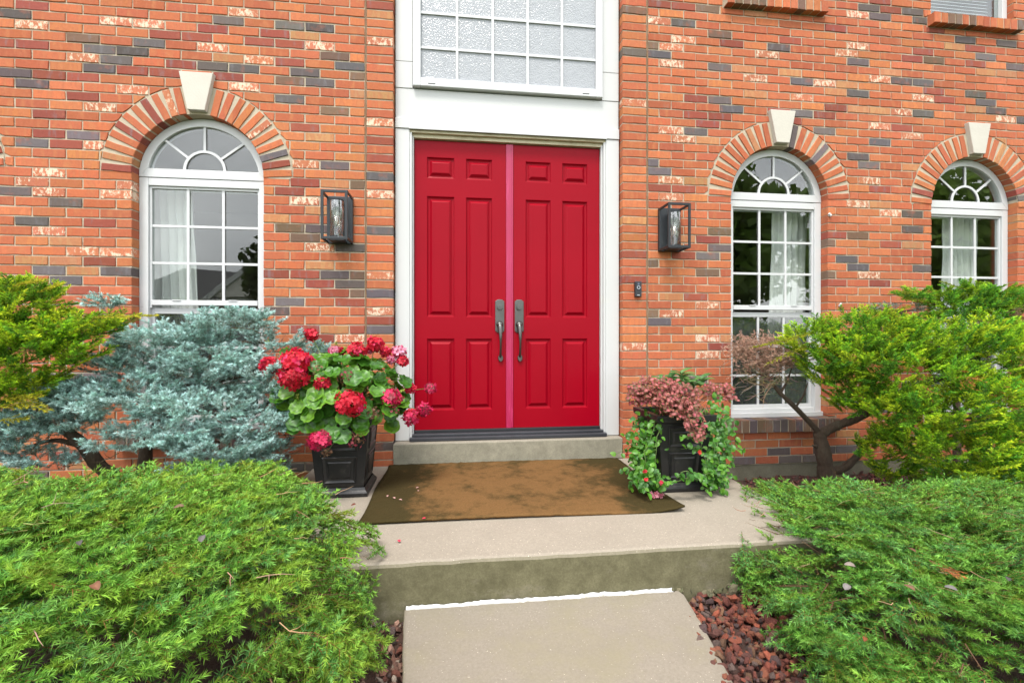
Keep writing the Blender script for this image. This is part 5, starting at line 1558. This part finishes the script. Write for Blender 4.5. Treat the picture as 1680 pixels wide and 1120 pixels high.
def flower_head(px, py, rpx, col, y):
    c = survey(px, py, y); r = metres(rpx, y, px); m = MB()
    dried = col in (DRIED, BROWN)
    n = int((34 if dried else 62)*max(0.5, (rpx/20.0)**1.3))
    rf = 0.024 if not dried else 0.009
    if rpx < 12: rf *= 0.85
    for i in range(n):
        u = 1-2*(i+0.5)/n; a = i*2.399963; s = math.sqrt(1-u*u); e = Vector((s*math.cos(a), s*math.sin(a), u))
        if e.y > 0.55: continue
        lump = 1+0.16*math.sin(e.x*5+px)*math.cos(e.z*5+py)
        k = (r-rf*0.6)*lump*(random.uniform(0.70, 1.06) if not dried else random.uniform(0.5, 1.05))
        p = c + e*k*Vector((1,1,0.88)).length/Vector((1,1,1)).length
        p = c + Vector((e.x*k, e.y*k*0.9, e.z*k*0.86))
        cc = col
        if col is REDP and random.random() < 0.22: cc = ROSE
        if col is ROSE and random.random() < 0.2: cc = DRIED
        if col is PINK and random.random() < 0.3: cc = (0.62,0.05,0.16)
        if dried: cc = random.choice([DRIED, BROWN, (0.40,0.05,0.09)]) if col is DRIED else random.choice([BROWN, (0.15,0.07,0.04), (0.28,0.16,0.08)])
        floret(m, p, e + Vector((random.gauss(0,.25), random.gauss(0,.25), random.gauss(0,.25))), rf*random.uniform(0.85, 1.2), cc)
    for i in range(18):
        e = Vector((random.gauss(0,1), random.gauss(0,1), random.gauss(0,1))).normalized()
        m.tube([tuple(c), tuple(c+e*r*0.85)], [0.0016, 0.001], 4, (0.12,0.17,0.05,1) if not dried else (0.20,0.10,0.05,1))
    o = m.build('flower_head', M['petal'], ger)
    nm = {REDP: None, ROSE: 'deep rose bloom, some florets faded', PINK: 'pale pink bloom', DRIED: 'dried dark red flower head', BROWN: 'dried brown flower head'}[col]
    if nm: o['label'] = nm
    root = PG + Vector((random.gauss(0,.05), random.gauss(0,.05), -0.03))
    mid = root.lerp(c, 0.55) + Vector((0, 0, 0.05))
    stems.tube([tuple(root), tuple(mid), tuple(c)], [0.0035, 0.003, 0.0022], 6, (0.17,0.24,0.07,1))
for h in heads: flower_head(*h)
for (px, py) in [(552,563),(566,573),(488,628),(488,650),(553,641),(549,687),(660,640),(440,560)]:   # yellow green buds
    c = survey(px, py, -0.74 if py > 600 else -0.5)
    for k in range(9):
        e = Vector((random.gauss(0,1), random.gauss(0,1), random.gauss(.4,1))).normalized()
        stems.tube([tuple(c), tuple(c+e*0.012), tuple(c+e*0.020)], [0.0012, 0.0035, 0.001], 5, (0.34,0.42,0.06,1))
stems.build('stems', M['leaf'], ger, smooth=True, kind='stuff')

# right planter: trailing vine -------------------------------------------------------
def vine_leaf(k):
    out = []; n = 14
    for i in range(n):
        a = 2*math.pi*i/n - math.pi/2
        out.append((0.37*math.cos(a)*(1-0.36*math.sin(a))*(1-0.25*max(0, math.sin(a))**6), 0.5+0.5*math.sin(a)))
    g = [(0.050,0.175,0.013),(0.078,0.220,0.016),(0.110,0.265,0.022),(0.036,0.130,0.012)][k%4]
    return leaf_mesh('vine_leaf', out, [(0.5, g), (1.0, tuple(x*1.15 for x in g))], lambda x, y, q, i: 0.35*abs(x) - 0.18*(y-0.5)**2 - 0.04*q, [tuple(x*0.9 for x in g)], M['leaf'])
VL = [vine_leaf(k) for k in range(6)]
PR = Vector((1.465, -0.675, 0.50))
vine = thing('trailing_vine', tuple(PR), 'leafy green vine spilling down both sides of the right planter', 'trailing plant')
vst = MB(); leafpos = []
def strand(pts, n, spread=0.03, size=(0.028, 0.047)):
    P = [Vector(p) for p in pts]; seglen = [(b-a).length for a, b in zip(P[:-1], P[1:])]; tot = sum(seglen)
    line = []
    for i in range(13):
        x = tot*i/12; k = 0
        while k < len(seglen)-1 and x > seglen[k]: x -= seglen[k]; k += 1
        line.append(P[k].lerp(P[k+1], min(1, x/max(seglen[k],1e-6))) + Vector((random.gauss(0,.006), random.gauss(0,.006), random.gauss(0,.006))))
    vst.tube([tuple(p) for p in line], [0.0026]*10+[0.002,0.0015,0.001], 5, (0.12,0.20,0.05,1))
    for j in range(n):
        u = (j+random.random())/n*12; k = min(11, int(u)); q = line[k].lerp(line[k+1], u-k); d = (line[k+1]-line[k]).normalized()
        sd = random.choice((-1,1))
        side = d.cross(Vector((0,-1,0.2))).normalized()*sd
        head = (side*0.9 + d*0.5 + Vector((random.gauss(0,.3), random.gauss(-.1,.2), random.gauss(0,.25))))
        nv = Vector((random.gauss(0,.35)+side.x*0.2, -0.75+random.gauss(0,.25), 0.6+random.gauss(0,.25)))
        leafpos.append((q + Vector((random.gauss(0,1), random.gauss(0,1), random.gauss(0,1)))*spread*0.35, nv, head, random.uniform(*size)))
W = lambda px, py, y: survey(px, py, y)
top = lambda px: W(px, 668, -0.72)
for (pts, n) in [([(1092,672,-.70),(1075,690,-.86),(1062,730,-.88),(1055,770,-.90),(1062,800,-.95)], 17), ([(1085,672,-.66),(1062,700,-.78),(1045,745,-.80),(1030,775,-.86)], 17), ([(1080,670,-.62),(1052,700,-.70),(1035,730,-.72),(1012,745,-.74)], 15),
                 ([(1085,674,-.72),(1078,710,-.92),(1075,760,-.95),(1080,790,-.98)], 15), ([(1070,690,-.75),(1040,760,-.80),(1015,775,-.82)], 13), ([(1060,760,-.86),(1045,790,-.95),(1068,812,-1.02)], 12), ([(1060,730,-.80),(1070,765,-.96),(1085,785,-1.0),(1092,800,-1.0)], 13),
                 ([(1075,674,-.58),(1048,690,-.62),(1030,710,-.62),(1018,712,-.62)], 10),
                 ([(1150,668,-.75),(1165,690,-.88),(1172,730,-.92),(1170,770,-.94),(1165,800,-.98)], 19), ([(1160,665,-.68),(1180,690,-.78),(1192,730,-.80),(1190,775,-.84)], 19), ([(1165,660,-.62),(1190,690,-.66),(1208,720,-.68),(1200,770,-.70)], 17),
                 ([(1145,672,-.82),(1150,700,-.94),(1150,735,-.97),(1160,770,-.99)], 16), ([(1175,640,-.72),(1185,670,-.80),(1180,710,-.84)], 14), ([(1155,720,-.96),(1128,718,-.99),(1116,712,-1.0)], 8), ([(1160,735,-.97),(1138,735,-1.0),(1120,735,-1.0)], 9),
                 ([(1172,760,-.95),(1185,790,-.92),(1185,812,-.92)], 12), ([(1168,770,-.98),(1150,790,-1.02),(1160,803,-1.02)], 10), ([(1160,790,-1.0),(1130,782,-1.02),(1105,790,-1.03),(1090,798,-1.03)], 13), ([(1190,730,-.78),(1210,735,-.74),(1220,742,-.72)], 6), ([(1180,700,-.82),(1176,740,-.93),(1180,780,-.95)], 16),
                 ([(1110,785,-1.02),(1118,772,-1.03),(1140,775,-1.03)], 8)]:
    strand([W(*q) for q in pts], n)
random.shuffle(leafpos)
for (q, nv, hd, s) in leafpos[:285]:
    place(random.choice(VL), 'leaf', vine, q, nv, hd, s)
def scatter_leaves(name, items, mesh_list, mat, parent):
    vs, fs, cs, o = [], [], [], 0
    cache = []
    for me in mesh_list:
        v = np.array([p.co[:] for p in me.vertices]); me.calc_loop_triangles()
        f = np.array([t.vertices[:] for t in me.loop_triangles]); c = np.array([d.color[:] for d in me.attributes['Col'].data]); cache.append((v, f, c))
    for (q, nv, hd, s) in items:
        v, f, c = random.choice(cache)
        z = Vector(nv).normalized(); y = Vector(hd); y = (y - z*y.dot(z)); y = y.normalized() if y.length > 1e-4 else Vector((1,0,0)); x = y.cross(z)
        mt = np.array([x, y, z]).T*s
        vs.append(v@mt.T + np.array(q)); fs.append(f+o); cs.append(c*np.array([*(np.ones(3)*random.uniform(.8,1.2)), 1])); o += len(v)
    return fast_mesh(name, np.concatenate(vs), np.concatenate(fs), np.clip(np.concatenate(cs), 0, 1), mat, parent, kind='stuff')
inner = []
for (px, py, w, h, y) in [(1055,740,24,55,-.76), (1175,725,26,60,-.78), (1060,785,22,16,-.88), (1172,780,20,20,-.88)]:
    for _ in range(260):
        inner.append((survey(px+random.gauss(0,.5)*w, py+random.gauss(0,.5)*h, y+random.gauss(0,.05)), (random.gauss(0,.4), -.8, random.gauss(.5,.3)), (random.gauss(0,1), random.gauss(0,.4), random.gauss(-.3,.8)), random.uniform(.025,.042)))
scatter_leaves('foliage', inner, VL, M['leaf'], vine)
vst.build('stems', M['leaf'], vine, smooth=True, kind='stuff')
for (px, py, col) in [(1147,742,(0.62,0.05,0.03)), (1060,787,(0.5,0.01,0.02)), (1059,773,(0.42,0.01,0.02)), (1085,791,(0.58,0.02,0.06)), (1028,744,(0.3,0.03,0.02)), (1044,718,(0.36,0.08,0.03))]:
    c = survey(px, py, -1.04); m = MB()
    for k in range(4): floret(m, c+Vector((random.gauss(0,.003), random.gauss(0,.003), random.gauss(0,.003))), (random.gauss(0,.3), -1, random.gauss(.2,.3)), 0.010, col)
    m.build('blossom', M['petal'], vine)

# pink polka-dot plant ---------------------------------------------------------------
def polka_leaf(k):
    out = []; n = 12
    for i in range(n):
        a = 2*math.pi*i/n - math.pi/2
        out.append((0.40*math.cos(a)*(1-0.2*math.sin(a)), 0.5+0.5*math.sin(a)))
    pk = [(0.36,0.065,0.075),(0.46,0.13,0.13),(0.27,0.04,0.055),(0.48,0.08,0.12)][k%4]
    rim = [(0.14,0.10,0.03),(0.19,0.055,0.035),(0.11,0.12,0.03),(0.16,0.07,0.03)][k%4]
    return leaf_mesh('polka_leaf', out, [(0.34, pk), (0.60, tuple((p_+r_)/2 for p_, r_ in zip(pk, rim))), (1.0, rim)], lambda x, y, q, i: 0.30*abs(x) - 0.25*(y-0.5)**2, [tuple(x*1.15 for x in pk)], M['petal'])
PL = [polka_leaf(k) for k in range(6)]
pol = thing('polka_dot_plant', tuple(PR+Vector((0,-0.02,0))), 'pink and green speckled plant hanging over the front of the right planter', 'foliage plant')
items = []
for (px, py, w, h, y, n) in [(1075,635,42,18,-.74,170), (1055,650,24,16,-.78,80), (1110,645,36,20,-.84,170), (1120,668,26,18,-.93,90), (1140,695,16,22,-.97,60), (1145,715,9,8,-.99,22), (1175,640,26,12,-.70,70), (1198,652,14,7,-.72,22), (1095,655,20,14,-.9,60), (1090,665,14,8,-.92,24)]:
    for _ in range(int(n*1.8)):
        dx, dy = random.uniform(-1,1), random.uniform(-1,1)
        if dx*dx+dy*dy > 1: continue
        items.append((survey(px+dx*w, py+dy*h, y+random.gauss(0,.04)), (random.gauss(0,.45), -.75+random.gauss(0,.2), .6+random.gauss(0,.3)), (random.gauss(0,1)+dx*.5, random.gauss(-.2,.3), random.gauss(-.2,.6)), random.uniform(0.020, 0.036)))
for it in items[:240]: place(random.choice(PL), 'leaf', pol, *it)
scatter_leaves('foliage', items[240:], PL, M['petal'], pol)
m = MB()
for it in items[::6]:
    c = Vector(it[0]); root = PR+Vector((random.gauss(0,.05), -0.06+random.gauss(0,.04), -0.03))
    m.tube([tuple(root), tuple(root.lerp(c,.6)+Vector((0,0,.05))), tuple(c)], [0.0025,0.002,0.0012], 4, (0.25,0.10,0.06,1))
m.build('stems', M['leaf'], pol, kind='stuff')

# lance-leaved plant at the back of the same planter ------------------------------------
def lance_leaf(k):
    out = []; n = 14
    for i in range(n):
        a = 2*math.pi*i/n - math.pi/2
        out.append((0.155*math.cos(a)*(1-0.25*math.sin(a)), 0.5+0.5*math.sin(a)))
    g = [(0.075,0.170,0.055),(0.055,0.140,0.040),(0.095,0.19,0.05)][k%3]
    return leaf_mesh('lance_leaf', out, [(0.5, g), (1.0, tuple(x*1.15 for x in g))], lambda x, y, q, i: 0.5*abs(x) - 0.35*y*y, [tuple(min(1,x*1.4) for x in g)], M['leaf'])
LL = [lance_leaf(k) for k in range(3)]
lan = thing('lance_leaved_plant', tuple(PR+Vector((0,0.08,0))), 'green plant with long pointed leaves at the back of the right planter', 'foliage plant')
m = MB()
for (px, py, y) in [(1085,622,-.56), (1118,612,-.58), (1122,625,-.62), (1150,622,-.56), (1100,620,-.6), (1135,628,-.6)]:
    c = survey(px, py, y); root = PR+Vector((random.gauss(0,.04), 0.07, -0.04))
    m.tube([tuple(root), tuple(root.lerp(c,.6)), tuple(c)], [0.004,0.0035,0.002], 5, (0.18,0.10,0.05,1))
    for k in range(10):
        a = k*2.4+random.random(); d = Vector((math.cos(a), math.sin(a)*0.8, random.uniform(0.1, 0.9))).normalized()
        place(random.choice(LL), 'leaf', lan, c - Vector((0,0,0.010*k*0.6)), (-d.x*0.6, -d.y*0.6-0.25, 1.0-d.z*0.5), d, random.uniform(0.075, 0.115))
m.build('stems', M['leaf'], lan, smooth=True, kind='stuff')

# ================================================================== LAVA ROCK, FALLEN BITS
def rocks(name, label, n, where, smin, smax, palette, flat=0.7):
    ph = (1+5**0.5)/2
    iv = np.array([(-1,ph,0),(1,ph,0),(-1,-ph,0),(1,-ph,0),(0,-1,ph),(0,1,ph),(0,-1,-ph),(0,1,-ph),(ph,0,-1),(ph,0,1),(-ph,0,-1),(-ph,0,1)])/math.sqrt(1+ph*ph)
    it = np.array([(0,11,5),(0,5,1),(0,1,7),(0,7,10),(0,10,11),(1,5,9),(5,11,4),(11,10,2),(10,7,6),(7,1,8),(3,9,4),(3,4,2),(3,2,6),(3,6,8),(3,8,9),(4,9,5),(2,4,11),(6,2,10),(8,6,7),(9,8,1)])
    vs, fs, cs, o = [], [], [], 0
    for k in range(n):
        p = where()
        if p is None: continue
        s = random.uniform(smin, smax)*(0.6 if random.random() < 0.5 else 1.0)
        v = iv*RNG.uniform(0.45, 1.25, (12, 1))*np.array([s*random.uniform(.75,1.3), s*random.uniform(.7,1.1), s*flat*random.uniform(.7,1.1)])
        q, _ = np.linalg.qr(RNG.normal(0, 1, (3, 3))); v = v@q.T
        vs.append(v+np.array(p)); fs.append(it+o); o += 12
        c = np.array(random.choice(palette))*random.uniform(.7, 1.3); cs.append(np.tile([*np.clip(c,0,1), 1], (12, 1)))
    ob = fast_mesh(name, np.concatenate(vs), np.concatenate(fs), np.concatenate(cs), M['rock'])
    ob.data.shade_flat()
    return tag(ob, label, kind='stuff')
def rock_material():
    m = bpy.data.materials.new('lava_rock'); t, b = nodes(m)
    a = N(t, 'ShaderNodeAttribute'); a.attribute_name = 'Col'
    c = mixc(t, 0.85, a.outputs['Color'], mixc(t, noise(t, 75, 6, 0.7), (0.35,0.35,0.35), (1.6,1.5,1.45)), 'MULTIPLY')
    t.links.new(c, b.inputs['Base Color']); b.inputs['Roughness'].default_value = 0.85
    bump(t, b, noise(t, 160, 6, 0.75), 1.0, 0.006)
    return m
M['rock'] = rock_material()
LAVA = [(0.145,0.038,0.022),(0.115,0.032,0.022),(0.17,0.055,0.028),(0.085,0.030,0.022),(0.19,0.05,0.026),(0.060,0.035,0.034),(0.075,0.05,0.042),(0.125,0.065,0.035)]
def in_right():
    x = random.uniform(0.72, 1.75); y = random.uniform(-2.75, -1.585)
    lim = 1.045 + (y+1.62)*0.17
    if x < lim-0.02: return None
    return (x, y, GZ + random.uniform(0.0, 0.035) + 0.02*random.random())
rocks('lava_rock', 'dark red lava rock beside the path', 3400, in_right, 0.014, 0.028, LAVA)
def in_left():
    x = random.uniform(-0.62, -0.11); y = random.uniform(-2.9, -1.57)
    if x > -0.225 + (-1.6-y)*0.10: return None
    return (x, y, GZ + random.uniform(0.0, 0.03))
rocks('mulch_chips', 'brown mulch and pale stones left of the path', 900, in_left, 0.011, 0.026, [(0.10,0.05,0.035),(0.16,0.075,0.05),(0.25,0.15,0.11),(0.06,0.04,0.035),(0.30,0.25,0.2),(0.12,0.04,0.025)], 0.5)
def in_back():
    x = random.uniform(1.97, 5.2); y = random.uniform(-0.85, 0.0)
    return (x, y, GZ + 0.045*max(0, (y+0.7)/0.7) + random.uniform(0.005, 0.03))
rocks('bark_chips', 'reddish bark chips along the foundation on the right', 2600, in_back, 0.012, 0.028, [(0.135,0.040,0.032),(0.10,0.032,0.028),(0.165,0.06,0.045),(0.075,0.03,0.026)], 0.4)
def in_backl():
    return (random.uniform(-4.2, -1.12), random.uniform(-0.95, 0.0), GZ + random.uniform(0.03, 0.06))
rocks('bark_mulch', 'dark bark mulch under the blue spruce', 1300, in_backl, 0.012, 0.028, [(0.06,0.03,0.02),(0.08,0.04,0.025),(0.04,0.022,0.016)], 0.4)
def broken():
    return (random.uniform(1.02, 1.45), random.uniform(-1.60, -1.54), random.uniform(GZ-0.005, GZ+0.075))
rocks('concrete_rubble', 'broken grey green concrete under the porch edge', 34, broken, 0.014, 0.036, [(0.11,0.11,0.06),(0.15,0.14,0.085),(0.08,0.085,0.04)], 0.7)

def fallen(name, p, size, col, label, cat, nrm=(0,-0.3,1), group=None, curl=0.25):
    n = 10; out = []
    for i in range(n):
        a = 2*math.pi*i/n - math.pi/2; out.append((0.30*math.cos(a)*(1-0.25*math.sin(a)), 0.5+0.5*math.sin(a)))
    me = leaf_mesh(name, out, [(0.5, col), (1.0, tuple(x*0.8 for x in col))], lambda x, y, q, i: curl*abs(x)*2 - curl*(y-.5)**2, [tuple(min(1,x*1.15) for x in col)], M['dry'])
    a = random.uniform(0, 6.28)
    return tag(place(me, name, None, p, nrm, (math.cos(a), math.sin(a), 0), size), label, cat, group)
def on_z(px, py, z):
    d = _fw + _rt*((px-840)/FOC) + _up*((552-py)/FOC)
    return CAM + d*((z-CAM.z)/d.z)
def on_bush(px, py):
    """where the sight line through a pixel of the photograph meets the top of a low spruce"""
    H = HL if px < 800 else HR
    d = (_fw + _rt*((px-840)/FOC) + _up*((552-py)/FOC)).normalized()
    for k in range(400):
        p = CAM + d*(0.8+k*0.01); h, r = H(p.x, p.y)
        if h is not None and p.z < h+0.022: return p
    return on_z(px, py, 0.1)
TAN = (0.32,0.19,0.10); GREY = (0.24,0.215,0.20); RED = (0.45,0.03,0.06)
for (px, py, z, s, c, lab) in [(302,829,0.30,.065,(0.55,0.33,0.20),'pale tan fallen leaf near the top of the left green spruce'), (152,956,0.26,.07,(0.45,0.20,0.11),'rusty curled leaf in the middle of the left green spruce'), (330,888,0.30,.065,(0.42,0.37,0.36),'long grey dead leaf beside bare twigs on the left green spruce'),
                               (130,886,0.31,.05,GREY,'small grey dead leaf on the left green spruce'), (584,826,0.29,.045,(0.30,0.05,0.02),'small dark red leaf on the left green spruce near the planter'),
                               (1502,968,0.075,.065,(0.46,0.24,0.13),'tan leaf under the rusty frond on the right green spruce'), (1503,905,0.085,.05,(0.45,0.20,0.10),'orange leaf above the rusty frond on the right green spruce'), (1572,968,0.085,.075,(0.46,0.42,0.40),'grey leaf right of the rusty frond on the right green spruce'),
                               (1404,928,0.085,.08,(0.55,0.45,0.38),'pale split leaf on a twig of the right green spruce'), (1386,966,0.085,.08,(0.48,0.44,0.42),'folded grey leaf on the left part of the right green spruce'), (1420,1044,0.06,.045,(0.48,0.15,0.05),'small orange leaf low on the right green spruce'), (1655,952,0.08,.05,GREY,'small grey leaf at the right side of the right green spruce')]:
    fallen('fallen_leaf', on_bush(px, py), s*0.5, tuple(x*0.30 for x in c), lab, 'leaf', group='dead leaves caught on the green spruces')
# rusty fallen frond
c = on_bush(1524, 918)
fr = []
for b_, e_, l_, lv in frond(c, Vector((0.1,-0.75,-0.12)), Vector((0,0.2,1)), 0.10, 0.014, 0.075, R(30), 0.0, 2):
    fr.append((b_, e_, l_, (0.34,0.10,0.03), (0.46,0.16,0.05), (0,0,1)))
tr = thing('fallen_frond', tuple(c), 'rusty orange dead conifer frond lying on the right green spruce', 'dead frond')
crown('frond_blades', fr, 26, 0.012, 0.0022, R(35), R(20), M['dry'], tr, flat=0.4, twig=0.0018)
for (px, py, z, s, lab) in [(683,800,0.02,.030,'faded petal on the doormat, nearest the house on its left'), (686,805,0.02,.024,'faded petal on the doormat, beside another on its left'), (648,817,0.02,.034,'pale petal on the doormat closest to the left planter'), (654,819,0.02,.030,'pale petal among others by the left planter'), (635,814,0.02,.03,'pale petal at the left edge of the doormat'), (699,849,0.02,.030,'red petal near the front edge of the doormat'), (656,888,0.006,.034,'red petal on bare concrete by the left green spruce')]:
    fallen('fallen_petal', on_z(px, py, z), s*0.75, (0.45,0.26,0.23) if 'red' not in lab else (0.55,0.03,0.07), lab, 'petal', nrm=(0,0,1), group='petals fallen on the porch')
m = MB()
cc = on_z(1082, 812, 0.03)
for k in range(14): floret(m, cc+Vector((random.gauss(0,.022), random.gauss(0,.012), random.gauss(0,.006))), (random.gauss(0,.5), -.6, .8), 0.013, random.choice([(0.55,0.14,0.2),(0.62,0.25,0.3)]))
tag(m.build('fallen_blossom', M['petal']), 'fallen pink blossoms on the mat below the right planter', 'blossom')

# ================================================================== WHAT THE WINDOWS REFLECT (across the street, behind the camera)
def tree(cx, cy, h, r, label, tone, n=2600, cz=0.62):
    T = thing('street_tree', (cx, cy, GZ), label, 'tree', 'trees across the lawn, seen mirrored in the windows')
    m = MB(); limb(m, [(cx,cy,GZ-0.1),(cx+.1,cy,h*0.3),(cx-.05,cy+.1,h*0.75)], 0.16, 0.04, 8)
    for k in range(7):
        a = k*0.9; limb(m, [(cx+.05,cy,h*(0.28+.05*k)), (cx+r*.5*math.cos(a), cy+r*.5*math.sin(a), h*(0.42+.05*k)), (cx+r*.8*math.cos(a), cy+r*.8*math.sin(a), h*(0.48+.06*k))], 0.05, 0.015, 6)
    m.build('trunk', M['bark'], T, smooth=True)
    P = RNG.normal(0, 1, (n, 3)); P /= np.linalg.norm(P, axis=1, keepdims=True); P *= (RNG.random((n,1))**0.4)
    lump = 0.8+0.25*np.sin(P[:,0:1]*6+cx)*np.cos(P[:,2:3]*5+cy)
    P = P*lump*np.array([r, r, h*0.40]) + np.array([cx, cy, h*cz])
    a = RNG.normal(0, 1, (n,3)); a /= np.linalg.norm(a, axis=1, keepdims=True); b = np.cross(a, RNG.normal(0,1,(n,3))); b /= np.linalg.norm(b, axis=1, keepdims=True)
    s = RNG.uniform(0.12, 0.26, (n,1))
    v = np.stack([P-a*s-b*s*.5, P+a*s*.2-b*s*.6, P+a*s, P-a*s*.2+b*s*.6], 1).reshape(-1,3)
    c = np.array(tone)*RNG.uniform(.6, 1.35, (n,1)); c = np.concatenate([np.repeat(c,4,0), np.ones((4*n,1))], 1)
    fast_mesh('crown', v, np.arange(4*n).reshape(-1,4), c, M['leaf'], T, kind='stuff')
tree(8.6, -10.5, 7.5, 3.2, 'dense green tree on the lawn facing the right windows', (0.16,0.26,0.05), 5200, 0.55)
tree(14.5, -9.0, 7.0, 3.0, 'broad tree on the lawn facing the far right window', (0.20,0.30,0.06), 4200, 0.55)
tree(19.0, -15.0, 9.0, 4.0, 'tall tree beyond the other two on the right of the lawn', (0.17,0.28,0.05), 3600, 0.55)
tree(-8.8, -18.5, 6.3, 1.3, 'slim tree in front of the house across the street', (0.05,0.08,0.02), 1300, 0.6)
nb = thing('neighbour_house', (-15.0, -30.0, GZ), 'grey house with a white gabled porch across the street', 'house')
m = MB(); m.box(-23, -8, -38, -30, GZ-0.03, 3.6); m.build('wall', simple('grey_siding', (0.30,0.30,0.30), 0.8, 0.1, 4), nb)
m = MB(); m.add([(-23.6,-29.4,3.5),(-7.4,-29.4,3.5),(-7.4,-38.6,3.5),(-23.6,-38.6,3.5),(-21,-34,6.2),(-10,-34,6.2)], [(0,1,5,4),(1,2,5),(2,3,4,5),(3,0,4),(3,2,1,0)]); m.build('roof', simple('grey_shingles', (0.07,0.07,0.075), 0.9, 0.2, 8), nb)
m = MB(); m.prism([(-15.6,3.5),(-10.4,3.5),(-13.0,5.6)], -29.5, -26.9); m.build('gable', simple('pale_siding', (0.6,0.58,0.54), 0.7, 0.08, 4), nb)
m = MB(); m.prism([(-16.0,3.35),(-15.5,3.35),(-13.0,5.55),(-13.0,5.95)], -27.3, -26.7); m.prism([(-10.0,3.35),(-13.0,5.95),(-13.0,5.55),(-10.5,3.35)], -27.3, -26.7); m.box(-15.7,-10.3,-27.25,-26.75,3.1,3.34); m.build('gable_trim', M['white'], nb)
for x in (-15.4, -10.6):
    m = MB(); m.box(x-0.2, x+0.2, -27.2, -26.8, GZ-0.03, 3.095); m.build('column', M['white'], nb)
for x in (-14.0, -11.2, -20.0):
    m = MB(); m.box(x-0.55, x+0.55, -29.99, -29.9, 0.9, 2.6); w_ = m.build('window', M['white'], nb); m = MB(); m.box(x-0.45, x+0.45, -29.9, -29.88, 1.0, 2.5); m.build('pane', M['doorbell'], w_)
